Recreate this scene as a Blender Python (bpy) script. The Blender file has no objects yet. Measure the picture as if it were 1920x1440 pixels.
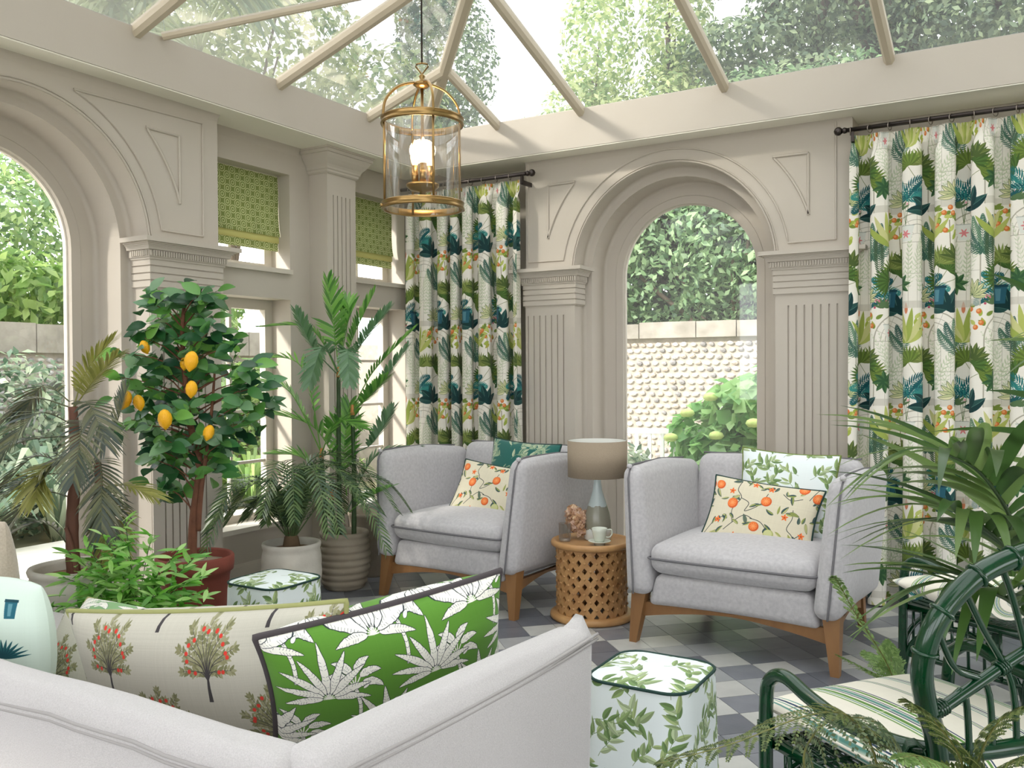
import bpy, math, random
import numpy as np
from mathutils import Vector, Matrix
PI = math.pi
sc = bpy.context.scene
COL = sc.collection
rnd = random.Random(7)

# ------------------------------------------------------------------ camera
cam = bpy.data.cameras.new('camera')
cam.sensor_width = 36.0
cam.lens = 36.0 * 1678.86 / 1920.0
cam.clip_end = 300
cob = bpy.data.objects.new('camera', cam)
COL.objects.link(cob)
_yaw, _pit, _rol = 0.534985, -0.0152045, -0.0058346
_f = Vector((-math.sin(_yaw) * math.cos(_pit), math.cos(_yaw) * math.cos(_pit), math.sin(_pit)))
_r = Vector((math.cos(_yaw), math.sin(_yaw), 0))
_u = _r.cross(_f)
_r2 = math.cos(_rol) * _r + math.sin(_rol) * _u
_u2 = -math.sin(_rol) * _r + math.cos(_rol) * _u
cob.matrix_world = Matrix(((_r2.x, _u2.x, -_f.x, 0), (_r2.y, _u2.y, -_f.y, 0), (_r2.z, _u2.z, -_f.z, 1.45), (0, 0, 0, 1)))
sc.camera = cob

# ------------------------------------------------------------------ light and exposure
w = bpy.data.worlds.new('sky')
sc.world = w
w.use_nodes = True
nt = w.node_tree
bg = nt.nodes['Background']
geo = nt.nodes.new('ShaderNodeTexCoord')
sep = nt.nodes.new('ShaderNodeSeparateXYZ')
ramp = nt.nodes.new('ShaderNodeValToRGB')
nt.links.new(geo.outputs['Generated'], sep.inputs[0])
nt.links.new(sep.outputs['Z'], ramp.inputs[0])
ramp.color_ramp.elements[0].position = 0.0
ramp.color_ramp.elements[0].color = (0.94, 0.965, 1.0, 1)
ramp.color_ramp.elements[1].position = 0.9
ramp.color_ramp.elements[1].color = (0.93, 0.96, 1.0, 1)
nt.links.new(ramp.outputs[0], bg.inputs['Color'])
bg.inputs['Strength'].default_value = 4.4
sun = bpy.data.lights.new('sun', 'SUN')
sun.energy = 6.0
sun.angle = math.radians(5.0)
sun.color = (1.0, 0.95, 0.86)
so = bpy.data.objects.new('sun', sun)
COL.objects.link(so)
so.rotation_euler = Vector((0.45, 0.70, -0.55)).to_track_quat('-Z', 'Y').to_euler()
sc.view_settings.view_transform = 'Standard'
sc.view_settings.look = 'None'
sc.view_settings.gamma = 1.0
sc.view_settings.use_curve_mapping = False
sc.view_settings.exposure = 0.12
sc.cycles.max_bounces = 10
sc.cycles.diffuse_bounces = 5
sc.cycles.transparent_max_bounces = 24
sc.cycles.sample_clamp_indirect = 6.0

# ------------------------------------------------------------------ materials
def srgb(r, g, b):
    f = lambda c: (c / 255 / 12.92) if c / 255 <= 0.04045 else ((c / 255 + 0.055) / 1.055) ** 2.4
    return (f(r), f(g), f(b), 1)

def M(name, col, rough=0.6, metal=0.0, noise=None, col2=None, bump=None, spec=0.4, coat=0.0, sheen=0.0, island=None, stretch=None):
    m = bpy.data.materials.new(name)
    m.use_nodes = True
    t = m.node_tree
    b = t.nodes['Principled BSDF']
    b.inputs['Base Color'].default_value = col
    b.inputs['Roughness'].default_value = rough
    b.inputs['Metallic'].default_value = metal
    b.inputs['Specular IOR Level'].default_value = spec
    b.inputs['Coat Weight'].default_value = coat
    b.inputs['Coat Roughness'].default_value = 0.12
    b.inputs['Sheen Weight'].default_value = sheen
    tc = None
    if noise or bump:
        tc = t.nodes.new('ShaderNodeTexCoord')
        src = tc.outputs['Object']
        if stretch:
            mp = t.nodes.new('ShaderNodeMapping')
            mp.inputs['Scale'].default_value = stretch
            t.links.new(src, mp.inputs[0]); src = mp.outputs[0]
    if noise:
        n = t.nodes.new('ShaderNodeTexNoise')
        n.inputs['Scale'].default_value = noise[0]
        n.inputs['Detail'].default_value = 5
        t.links.new(src, n.inputs['Vector'])
        mr = t.nodes.new('ShaderNodeMapRange')
        mr.inputs[1].default_value = 0.5 - noise[1]; mr.inputs[2].default_value = 0.5 + noise[1]
        t.links.new(n.outputs[0], mr.inputs[0])
        mx = t.nodes.new('ShaderNodeMix'); mx.data_type = 'RGBA'
        mx.inputs[6].default_value = col; mx.inputs[7].default_value = col2 or tuple(c * 0.75 for c in col[:3]) + (1,)
        t.links.new(mr.outputs[0], mx.inputs[0])
        t.links.new(mx.outputs[2], b.inputs['Base Color'])
    if island:
        g = t.nodes.new('ShaderNodeNewGeometry')
        cr = t.nodes.new('ShaderNodeValToRGB')
        cr.color_ramp.interpolation = 'LINEAR'
        els = cr.color_ramp.elements
        for i, c in enumerate(island):
            e = els[i] if i < 2 else els.new(0.5)
            e.color = c
        for i, e in enumerate(els): e.position = i / (len(island) - 1)
        t.links.new(g.outputs['Random Per Island'], cr.inputs[0])
        t.links.new(cr.outputs[0], b.inputs['Base Color'])
    if bump:
        n2 = t.nodes.new('ShaderNodeTexNoise')
        n2.inputs['Scale'].default_value = bump[0]
        n2.inputs['Detail'].default_value = 3
        t.links.new(src, n2.inputs['Vector'])
        bp = t.nodes.new('ShaderNodeBump')
        bp.inputs['Strength'].default_value = bump[1]
        bp.inputs['Distance'].default_value = 0.01
        t.links.new(n2.outputs[0], bp.inputs['Height'])
        t.links.new(bp.outputs[0], b.inputs['Normal'])
    return m

def leafmat(name, cols, rough=0.45, trans=0.35, byobj=False, tint=None):
    """leaf: each leaf (mesh island or object) takes its own green; light passes partly through"""
    m = bpy.data.materials.new(name)
    m.use_nodes = True
    t = m.node_tree
    b = t.nodes['Principled BSDF']
    out = t.nodes['Material Output']
    if byobj:
        g = t.nodes.new('ShaderNodeObjectInfo'); src = g.outputs['Random']
    else:
        g = t.nodes.new('ShaderNodeNewGeometry'); src = g.outputs['Random Per Island']
    cr = t.nodes.new('ShaderNodeValToRGB')
    els = cr.color_ramp.elements
    for i, c in enumerate(cols):
        e = els[i] if i < 2 else els.new(0.5)
        e.color = c
    for i, e in enumerate(els): e.position = i / max(1, len(cols) - 1)
    t.links.new(src, cr.inputs[0])
    t.links.new(cr.outputs[0], b.inputs['Base Color'])
    b.inputs['Roughness'].default_value = rough
    b.inputs['Specular IOR Level'].default_value = 0.45
    tr = t.nodes.new('ShaderNodeBsdfTranslucent')
    br = t.nodes.new('ShaderNodeHueSaturation')
    br.inputs['Value'].default_value = 1.5
    t.links.new(cr.outputs[0], br.inputs['Color'])
    t.links.new(br.outputs[0], tr.inputs[0])
    mx = t.nodes.new('ShaderNodeMixShader')
    mx.inputs[0].default_value = trans
    t.links.new(b.outputs[0], mx.inputs[1]); t.links.new(tr.outputs[0], mx.inputs[2])
    t.links.new(mx.outputs[0], out.inputs[0])
    return m

def glassmat(name, tint=(1, 1, 1, 1), refl=0.06, haze=0.0, fres=True):
    m = bpy.data.materials.new(name)
    m.use_nodes = True
    t = m.node_tree
    t.nodes.remove(t.nodes['Principled BSDF'])
    out = t.nodes['Material Output']
    tr = t.nodes.new('ShaderNodeBsdfTransparent'); tr.inputs[0].default_value = tint
    gl = t.nodes.new('ShaderNodeBsdfGlossy'); gl.inputs['Roughness'].default_value = 0.02
    mx = t.nodes.new('ShaderNodeMixShader')
    if fres:
        lw = t.nodes.new('ShaderNodeLayerWeight'); lw.inputs[0].default_value = 0.35
        ma = t.nodes.new('ShaderNodeMath'); ma.operation = 'MULTIPLY_ADD'
        ma.inputs[1].default_value = 0.5; ma.inputs[2].default_value = refl
        t.links.new(lw.outputs['Fresnel'], ma.inputs[0]); t.links.new(ma.outputs[0], mx.inputs[0])
    else:
        mx.inputs[0].default_value = refl
    t.links.new(tr.outputs[0], mx.inputs[1]); t.links.new(gl.outputs[0], mx.inputs[2])
    last = mx
    if haze:
        df = t.nodes.new('ShaderNodeBsdfTranslucent'); df.inputs[0].default_value = (0.95, 0.95, 0.95, 1)
        m2 = t.nodes.new('ShaderNodeMixShader'); m2.inputs[0].default_value = haze
        t.links.new(mx.outputs[0], m2.inputs[1]); t.links.new(df.outputs[0], m2.inputs[2]); last = m2
    t.links.new(last.outputs[0], out.inputs[0])
    return m

# ------------------------------------------------------------------ mesh helpers
class MB:
    def __init__(s): s.v = []; s.f = []; s.uv = []; s.smooth = []
    def add(s, vs, fs, uvs=None, smooth=False, mat=None):
        o = len(s.v)
        if mat is not None: vs = [tuple(mat @ Vector(p)) for p in vs]
        s.v.extend(tuple(p) for p in vs)
        for i, f in enumerate(fs):
            s.f.append(tuple(k + o for k in f)); s.smooth.append(smooth)
            s.uv.append(uvs[i] if uvs else None)
        return s
    def box(s, lo, hi, mat=None, taper=None):
        x0, y0, z0 = lo; x1, y1, z1 = hi
        vs = [(x0, y0, z0), (x1, y0, z0), (x1, y1, z0), (x0, y1, z0), (x0, y0, z1), (x1, y0, z1), (x1, y1, z1), (x0, y1, z1)]
        if taper:
            cx, cy = (x0 + x1) / 2, (y0 + y1) / 2
            vs[:4] = [(cx + (a - cx) * taper, cy + (b - cy) * taper, c) for a, b, c in vs[:4]]
        s.add(vs, [(3, 2, 1, 0), (4, 5, 6, 7), (0, 1, 5, 4), (1, 2, 6, 5), (2, 3, 7, 6), (3, 0, 4, 7)], mat=mat)
        return s
    def hexa(s, b4, t4):
        """box from four bottom and four top corners"""
        s.add(list(b4) + list(t4), [(3, 2, 1, 0), (4, 5, 6, 7), (0, 1, 5, 4), (1, 2, 6, 5), (2, 3, 7, 6), (3, 0, 4, 7)])
        return s
    def tube(s, pts, r, n=8, cap=True, closed=False, smooth=True):
        P = [Vector(p) for p in pts]
        k = len(P)
        R = r if isinstance(r, (list, tuple)) else [r] * k
        T = []
        for i in range(k):
            a = P[(i - 1) % k] if (closed or i > 0) else P[i]
            b = P[(i + 1) % k] if (closed or i < k - 1) else P[i]
            d = b - a
            T.append(d.normalized() if d.length > 1e-9 else Vector((0, 0, 1)))
        ref = Vector((0, 0, 1)) if abs(T[0].z) < 0.9 else Vector((1, 0, 0))
        N = (ref - T[0] * ref.dot(T[0])).normalized()
        vs = []
        for i in range(k):
            N = (N - T[i] * N.dot(T[i]))
            N = N.normalized() if N.length > 1e-6 else T[i].orthogonal().normalized()
            B = T[i].cross(N)
            for j in range(n):
                a = 2 * PI * j / n
                vs.append(tuple(P[i] + (N * math.cos(a) + B * math.sin(a)) * R[i]))
        fs = []
        for i in range(k if closed else k - 1):
            i2 = (i + 1) % k
            for j in range(n):
                j2 = (j + 1) % n
                fs.append((i * n + j, i * n + j2, i2 * n + j2, i2 * n + j))
        s.add(vs, fs, smooth=smooth)
        if cap and not closed:
            o = len(s.v) - len(vs)
            s.f.append(tuple(o + j for j in range(n))[::-1]); s.uv.append(None); s.smooth.append(False)
            s.f.append(tuple(o + (k - 1) * n + j for j in range(n))); s.uv.append(None); s.smooth.append(False)
        return s
    def lathe(s, prof, n=32, c=(0, 0, 0), smooth=True, cap=True):
        vs = []
        for r, z in prof:
            for j in range(n):
                a = 2 * PI * j / n
                vs.append((c[0] + r * math.cos(a), c[1] + r * math.sin(a), c[2] + z))
        fs = []
        for i in range(len(prof) - 1):
            for j in range(n):
                j2 = (j + 1) % n
                fs.append((i * n + j, i * n + j2, (i + 1) * n + j2, (i + 1) * n + j))
        s.add(vs, fs, smooth=smooth)
        if cap:
            o = len(s.v) - len(vs)
            if prof[0][0] > 1e-5: s.f.append(tuple(o + j for j in range(n))[::-1]); s.uv.append(None); s.smooth.append(False)
            if prof[-1][0] > 1e-5: s.f.append(tuple(o + (len(prof) - 1) * n + j for j in range(n))); s.uv.append(None); s.smooth.append(False)
        return s
    def prism(s, poly, lo, hi, fn):
        """poly: 2-D outline; fn(u, v, d) -> 3-D point; lo/hi: the depths"""
        n = len(poly)
        vs = [fn(u, v, lo) for u, v in poly] + [fn(u, v, hi) for u, v in poly]
        fs = [tuple(range(n))[::-1], tuple(range(n, 2 * n))] + [(i, (i + 1) % n, n + (i + 1) % n, n + i) for i in range(n)]
        return s.add(vs, fs)
    def mesh(s, name):
        me = bpy.data.meshes.new(name)
        me.from_pydata(s.v, [], s.f)
        if any(s.smooth):
            me.polygons.foreach_set('use_smooth', s.smooth)
        if any(u is not None for u in s.uv):
            ul = me.uv_layers.new(name='UVMap')
            flat = []
            for f, u in zip(s.f, s.uv):
                flat.extend(u if u is not None else [(0, 0)] * len(f))
            ul.data.foreach_set('uv', [c for p in flat for c in p])
        me.update()
        return me

def link(name, me, mat=None, parent=None, loc=None, rot=None):
    if mat is not None and len(me.materials) == 0: me.materials.append(mat)
    o = bpy.data.objects.new(name, me)
    COL.objects.link(o)
    if parent is not None: o.parent = parent
    if loc is not None: o.location = loc
    if rot is not None: o.rotation_euler = rot
    return o

def part(name, mb, mat, parent=None, **k):
    return link(name, mb.mesh(name), mat, parent, **k)

def npart(name, V, F, mat, parent=None, smooth=False):
    """fast mesh from numpy arrays; F all quads or all triangles"""
    me = bpy.data.meshes.new(name)
    V = np.asarray(V, np.float32); F = np.asarray(F, np.int32)
    me.vertices.add(len(V)); me.vertices.foreach_set('co', V.ravel())
    k = F.shape[1]
    me.loops.add(F.size); me.loops.foreach_set('vertex_index', F.ravel())
    me.polygons.add(len(F)); me.polygons.foreach_set('loop_start', np.arange(0, F.size, k, dtype=np.int32))
    if smooth: me.polygons.foreach_set('use_smooth', np.ones(len(F), bool))
    me.update(calc_edges=True)
    return link(name, me, mat, parent)

def tag(o, label, cat=None, group=None):
    o['label'] = label
    if cat: o['category'] = cat
    if group: o['group'] = group
    return o

def thing(name, label, cat, loc=(0, 0, 0), rz=0, group=None):
    o = bpy.data.objects.new(name, None)
    o.empty_display_size = 0.1
    COL.objects.link(o)
    o.location = loc; o.rotation_euler = (0, 0, rz)
    return tag(o, label, cat, group)

def struct(name, mb, mat, parent=None):
    o = part(name, mb, mat, parent)
    if parent is None: o['kind'] = 'structure'
    return o

def copytree(o, parent=None):
    c = o.copy(); COL.objects.link(c)
    if parent is not None: c.parent = parent
    for ch in o.children: copytree(ch, c)
    return c

def bez(p, n=12):
    """Catmull-Rom through points"""
    P = [Vector(q) for q in p]
    out = []
    for i in range(len(P) - 1):
        a = P[max(0, i - 1)]; b = P[i]; c = P[i + 1]; d = P[min(len(P) - 1, i + 2)]
        for k in range(n):
            t = k / n
            out.append(0.5 * ((2 * b) + (c - a) * t + (2 * a - 5 * b + 4 * c - d) * t * t + (3 * b - a - 3 * c + d) * t ** 3))
    out.append(P[-1])
    return out
# ================================================================== ROOM SHELL
m_paint = M('greige_paint', srgb(191, 183, 172), 0.55, noise=(3, 0.4), col2=srgb(187, 178, 166), bump=(60, 0.03))
m_frame = M('window_paint', srgb(204, 196, 184), 0.45)
m_glass = glassmat('window_glass', refl=0.03)
m_hazeglass = glassmat('arched_glass', refl=0.05, haze=0.05)
m_roofglass = glassmat('roof_glass', tint=(0.53, 0.528, 0.512, 1), refl=0.03, haze=0.035)
XA, XP, YB, ZS = -4.55, -4.37, 5.95, 3.035      # wall line A, pilaster face A, pilaster face B, soffit height
SPR = 2.155                                   # arch spring height
YA = 2.60                                      # centre of the arch in wall A
XBc = -2.25                                    # centre of the arch in wall B
fA = lambda u, v, d: (XP - d, YA + u, v)       # wall A: u along +Y, d into the wall
fB = lambda u, v, d: (XBc + u, YB + d, v)

def arch_hole(mb, u0, u1, z1, r, lo, hi, fn, n=28, z0=0.0):
    """a wall plate u0..u1, z0..z1 with an arched opening of radius r, cut into convex pieces"""
    mb.prism([(u0, z0), (-r, z0), (-r, SPR), (u0, SPR)], lo, hi, fn)
    mb.prism([(r, z0), (u1, z0), (u1, SPR), (r, SPR)], lo, hi, fn)
    arc = [(-r * math.cos(PI * i / n), SPR + r * math.sin(PI * i / n)) for i in range(n + 1)]
    for i in range(n):
        a, b = arc[i], arc[i + 1]
        mb.prism([a, b, (b[0], z1), (a[0], z1)], lo, hi, fn)
    mb.prism([(u0, SPR), (-r, SPR), (-r, z1), (u0, z1)], lo, hi, fn)
    mb.prism([(r, SPR), (u1, SPR), (u1, z1), (r, z1)], lo, hi, fn)

def bead(mb, pts, fn, r=0.006, d=-0.004):
    mb.tube([fn(u, v, d) for u, v in pts], r, 6, smooth=False)

def arcpts(r, a0, a1, n=24):
    return [(r * math.cos(a0 + (a1 - a0) * i / n), SPR + r * math.sin(a0 + (a1 - a0) * i / n)) for i in range(n + 1)]

def arch_wall(name, fn, u0, u1, sides):
    mb = MB()
    arch_hole(mb, u0, u1, ZS, 0.735, 0.0, 0.16, fn)
    arch_hole(mb, u0, u1, ZS, 0.668, 0.16, 0.38, fn)
    arch_hole(mb, u0, u1, ZS, 0.512, 0.38, 0.46, fn)
    wall = struct(name, mb, m_paint)
    # mouldings
    tm = MB()
    bead(tm, arcpts(0.742, 0.02, PI - 0.02, 40), fn, 0.006)
    bead(tm, arcpts(0.756, 0.02, PI - 0.02, 40), fn, 0.005)
    for k in (0.725, 0.70):
        pass
    # thin joint line on the window surround
    tm.tube([fn(u, v, 0.379) for u, v in [(-0.57, 0.0)] + arcpts(0.57, PI, 0, 36) + [(0.57, 0.0)]], 0.0025, 4)
    struct('arch_moulding', tm, m_paint, wall)
    # coves where each order meets the next
    cv = MB()
    for r, d in ((0.735, 0.16), (0.668, 0.38)):
        pts = [(-r, 0.0)] + arcpts(r, PI, 0, 40) + [(r, 0.0)]
        prof = []
        R = 0.024
        for j in range(6):
            a = PI / 2 * j / 5
            prof.append((R * (1 - math.cos(a)), R * (1 - math.sin(a))))
        rows = []
        for i, (u, v) in enumerate(pts):
            if i == 0: nx, nz = 1, 0
            elif i == len(pts) - 1: nx, nz = -1, 0
            else: nx, nz = -u / r, -(v - SPR) / r
            rows.append([fn(u + nx * p, v + nz * p, d - q) for p, q in [(b, a) for a, b in prof]])
        vs = [p for row in rows for p in row]
        k = len(prof)
        fs = [(i * k + j, i * k + j + 1, (i + 1) * k + j + 1, (i + 1) * k + j) for i in range(len(rows) - 1) for j in range(k - 1)]
        cv.add(vs, fs, smooth=True)
    struct('arch_cove', cv, m_paint, wall)
    for sgn in sides:
        sp = MB()
        a0 = math.asin(0.115 / 0.83); a1 = math.acos(0.285 / 0.83)
        outer = [(sgn * 1.12, SPR + 0.115)] + [(sgn * u, v) for u, v in arcpts(0.83, a0, a1)] + [(sgn * 1.12, SPR + 0.795), (sgn * 1.12, SPR + 0.115)]
        if fn is fB: outer = [(sgn * 1.12, SPR + 0.86), (sgn * 1.12, SPR + 0.115)] + [(sgn * u, v) for u, v in arcpts(0.83, a0, PI / 2)]
        bead(sp, outer, fn, 0.007)
        inner = [(sgn * 0.95, SPR + 0.682), (sgn * 0.95, SPR + 0.285)] + [(sgn * u, v) for u, v in arcpts(0.995, math.asin(0.29 / 0.995), math.asin(0.684 / 0.995))] + [(sgn * 0.95, SPR + 0.682)]
        bead(sp, inner, fn, 0.009)
        struct('spandrel_moulding', sp, m_paint, wall)
    return wall

def pilaster(u0, u1, fn, parent, flutes, ztop=2.155, wrap=True, ext=None):
    """fluted shaft face plus banded dentil capital on a wall plane"""
    g = 0.012
    sh = MB()
    P = lambda a, b, c, d, lo=-g, hi=0.0: sh.prism([(a, c), (b, c), (b, d), (a, d)], lo, hi, fn)
    zf0, zf1 = 0.30, 1.862
    P(u0, u1, 0.0, zf0); P(u0, u1, zf1, 1.93)
    wds = 0.010
    xs = [u0] + [c for f in flutes for c in (f - wds / 2, f + wds / 2)] + [u1]
    for i in range(0, len(xs), 2):
        P(xs[i], xs[i + 1], zf0, zf1)
    struct('shaft', sh, m_paint, parent)
    bs = MB()
    bs.prism([(u0 - 0.02, 0), (u1 + 0.02, 0), (u1 + 0.02, 0.22), (u0 - 0.02, 0.22)], -0.035, 0.03, fn)
    bs.prism([(u0 - 0.012, 0.22), (u1 + 0.012, 0.22), (u1 + 0.012, 0.25), (u0 - 0.012, 0.25)], -0.025, 0.03, fn)
    struct('plinth', bs, m_paint, parent)
    e0, e1 = u0, u1
    cp = MB()
    def band(z0, z1, p):
        cp.prism([(e0 - p, z0), (e1 + p, z0), (e1 + p, z1), (e0 - p, z1)], -p - g, 0.14, fn)
    z = 1.93
    for k in range(4):
        band(z, z + 0.008, 0.004); band(z + 0.008, z + 0.041, 0.014); z += 0.041
    z0 = z
    band(z0, z0 + 0.012, 0.022)
    band(z0 + 0.012, z0 + 0.052, 0.030)
    for q in range(5):
        a = q / 5
        band(z0 + 0.052 + 0.008 * q, z0 + 0.052 + 0.008 * (q + 1), 0.045 + 0.035 * a * a)
    band(z0 + 0.092, z0 + 0.118, 0.092)
    struct('capital', cp, m_paint, parent)
    dn = MB()
    nd = int((e1 - e0 + 0.06) / 0.0165)
    for i in range(nd):
        c = e0 - 0.03 + (e1 - e0 + 0.06) * (i + 0.5) / nd
        dn.prism([(c - 0.005, z0 + 0.018), (c + 0.005, z0 + 0.018), (c + 0.005, z0 + 0.047), (c - 0.005, z0 + 0.047)], -0.030 - g - 0.009, -0.030 - g + 0.004, fn)
    for side in (-1, 1):
        e = e0 if side < 0 else e1
        for i in range(9):
            d = -0.03 + 0.0165 * i
            dn.prism([(e + side * 0.028, z0 + 0.018), (e + side * 0.040, z0 + 0.018), (e + side * 0.040, z0 + 0.047), (e + side * 0.028, z0 + 0.047)], d, d + 0.009, fn)
    struct('dentil_row', dn, m_paint, parent)

# wall A (left): arch bay
wa = arch_wall('wall_left_arch', fA, -1.6, 1.236, (1, -1))
pilaster(0.737, 1.236, fA, wa, [0.82 + 0.049 * i for i in range(7)])
pilaster(-1.236, -0.737, fA, wa, [-1.115 + 0.049 * i for i in range(7)])
# wall A: window bays, plate at XA with four openings, reveals back to XF
XF = -4.73
wm = MB()
fW = lambda u, v, d: (XA - d, u, v)
W = [(3.88, 4.63), (5.19, 5.945)]
def plate(u0, u1, z0, z1, lo=0.0, hi=0.20): wm.prism([(u0, z0), (u1, z0), (u1, z1), (u0, z1)], lo, hi, fW)
ZL0, ZL1, ZU0, ZU1 = 0.42, 1.955, 2.16, 2.83
for a, b in ((3.836, W[0][0]), (W[0][1], W[1][0]), (W[1][1], 6.35)): plate(a, b, 0.0, ZS + 0.3)
for a, b in W:
    plate(a, b, 0, ZL0); plate(a, b, ZL1, ZU0); plate(a, b, ZU1, ZS + 0.3)
wl = struct('wall_left', wm, m_paint)
sk = MB()
sk.prism([(3.84, 0), (5.95, 0), (5.95, 0.17), (3.84, 0.17)], -0.02, 0.0, fW)
sk.prism([(3.84, 0.17), (5.95, 0.17), (5.95, 0.185), (3.84, 0.185)], -0.012, 0.0, fW)
struct('baseboard_left', sk, m_frame)
def window(n, a, b, z0, z1, rows, cols):
    fr = MB()
    F = lambda u0, u1, v0, v1, lo=0.18, hi=0.235: fr.prism([(u0, v0), (u1, v0), (u1, v1), (u0, v1)], lo, hi, fW)
    t = 0.068
    F(a, a + t, z0, z1); F(b - t, b, z0, z1); F(a + t, b - t, z0, z0 + 0.05); F(a + t, b - t, z1 - t, z1)
    o = struct('window_%d' % n, fr, m_frame)
    bars = []
    for i in range(1, cols):
        c = a + t + (b - a - 2 * t) * i / cols
        k = MB(); k.prism([(c - 0.010, z0 + 0.05), (c + 0.010, z0 + 0.05), (c + 0.010, z1 - t), (c - 0.010, z1 - t)], 0.19, 0.225, fW)
        struct('glazing_bar', k, m_frame, o)
    for i in range(1, rows):
        c = z0 + 0.05 + (z1 - z0 - t - 0.05) * i / rows
        k = MB(); k.prism([(a + t, c - 0.010), (b - t, c - 0.010), (b - t, c + 0.010), (a + t, c + 0.010)], 0.191, 0.224, fW)
        struct('glazing_bar', k, m_frame, o)
    for i in range(cols):
        for j in range(rows):
            u0 = a + t + (b - a - 2 * t) * i / cols; u1 = a + t + (b - a - 2 * t) * (i + 1) / cols
            v0 = z0 + 0.05 + (z1 - z0 - t - 0.05) * j / rows; v1 = z0 + 0.05 + (z1 - z0 - t - 0.05) * (j + 1) / rows
            k = MB(); k.add([fW(u0, v0, 0.207), fW(u1, v0, 0.207), fW(u1, v1, 0.207), fW(u0, v1, 0.207)], [(0, 1, 2, 3)])
            struct('pane', k, m_glass, o)
    sl = MB(); sl.prism([(a, z0 - 0.03), (b, z0 - 0.03), (b, z0 + 0.002), (a, z0 + 0.002)], -0.03, 0.235, fW)
    struct('sill', sl, m_frame, o)
n = 1
for a, b in W:
    window(n, a, b, ZL0, ZL1, 4, 2); n += 1
    window(n, a, b, ZU0, ZU1, 2, 2); n += 1
# pilaster between the windows, with a cyma capital
pm = MB()
XP2 = -4.377
Y0, Y1 = 4.825, 5.13
fl = [4.889 + 0.0445 * i for i in range(5)]
fP = lambda u, v, d: (XP2 - d, u, v)
pm.prism([(Y0, 0), (Y1, 0), (Y1, ZS), (Y0, ZS)], 0.012, 0.18, fP)
xs = [Y0] + [c for f in fl for c in (f - 0.005, f + 0.005)] + [Y1]
for i in range(0, len(xs), 2): pm.prism([(xs[i], 0.3), (xs[i + 1], 0.3), (xs[i + 1], 2.715), (xs[i], 2.715)], 0, 0.012, fP)
for a, b in ((0, 0.3), (2.715, ZS)): pm.prism([(Y0, a), (Y1, a), (Y1, b), (Y0, b)], 0, 0.012, fP)
pil2 = struct('trim_1', pm, m_paint)
cm = MB()
cy = [(2.862, 0.008), (2.872, 0.018), (2.885, 0.018), (2.892, 0.026), (2.905, 0.028), (2.92, 0.036), (2.935, 0.05), (2.955, 0.066), (2.975, 0.076), (2.99, 0.080), (2.992, 0.092), (3.012, 0.094), (3.014, 0.102), (3.033, 0.104)]
vs = []
for z, p in cy:
    vs += [(XP2 - 0.17, Y0 - p, z), (XP2 + p, Y0 - p, z), (XP2 + p, Y1 + p, z), (XP2 - 0.17, Y1 + p, z)]
fs = []
for i in range(len(cy) - 1):
    for j in range(3): fs.append((i * 4 + j, i * 4 + j + 1, i * 4 + 4 + j + 1, i * 4 + 4 + j))
fs += [(0, 3, 2, 1)]
cm.add(vs, fs)
struct('capital', cm, m_paint, pil2)

# wall B (back): arch bay, recesses behind the two curtains
wb = arch_wall('wall_back_arch', fB, -1.145, 1.22, (1, -1))
pilaster(-1.145, -0.727, fB, wb, [-1.121 + 0.0502 * i for i in range(7)])
pilaster(0.742, 1.22, fB, wb, [0.825 + 0.0510 * i for i in range(7)])
rb = MB()
rb.box((-4.6, 6.16, 0.0), (-3.39, 6.36, ZS + 0.3))
rb.box((-1.03, 6.16, 0.0), (3.2, 6.36, 0.5)); rb.box((-1.03, 6.16, 2.55), (3.2, 6.36, ZS + 0.3)); rb.box((-1.03, 6.16, 0.5), (-0.8, 6.36, 2.55)); rb.box((1.6, 6.16, 0.5), (3.2, 6.36, 2.55))
struct('wall_back', rb, m_paint)
fg = MB()
for u0, u1, z0, z1 in ((-0.8, -0.73, 0.5, 2.55), (1.53, 1.6, 0.5, 2.55), (-0.73, 1.53, 0.5, 0.56), (-0.73, 1.53, 2.49, 2.55), (0.37, 0.43, 0.56, 2.49)):
    fg.box((u0, 6.2, z0), (u1, 6.27, z1))
wo = struct('window_5', fg, m_frame)
k = MB(); k.add([(-0.73, 6.235, 0.56), (0.37, 6.235, 0.56), (0.37, 6.235, 2.49), (-0.73, 6.235, 2.49)], [(0, 1, 2, 3)]); struct('pane', k, m_glass, wo)
k = MB(); k.add([(0.43, 6.235, 0.56), (1.53, 6.235, 0.56), (1.53, 6.235, 2.49), (0.43, 6.235, 2.49)], [(0, 1, 2, 3)]); struct('pane', k, m_glass, wo)

def arched_pane(name, fn, d, mat):
    mb = MB()
    arc = [(-0.53, 0.0)] + arcpts(0.53, PI, 0, 36) + [(0.53, 0.0)]
    mb.add([fn(u, v, d) for u, v in arc], [tuple(range(len(arc)))])
    fr = MB()
    rim = [(-0.512, 0.0)] + arcpts(0.512, PI, 0, 36) + [(0.512, 0.0)]
    fr.tube([fn(u, v, d) for u, v in rim], 0.010, 6)
    fr.prism([(-0.512, 0.0), (0.512, 0.0), (0.512, 0.10), (-0.512, 0.10)], d - 0.02, d + 0.02, fn)
    o = struct(name, fr, m_frame)
    struct('pane', mb, mat, o)
arched_pane('window_6', fA, 0.42, m_glass)
arched_pane('window_7', fB, 0.42, m_hazeglass)

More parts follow.
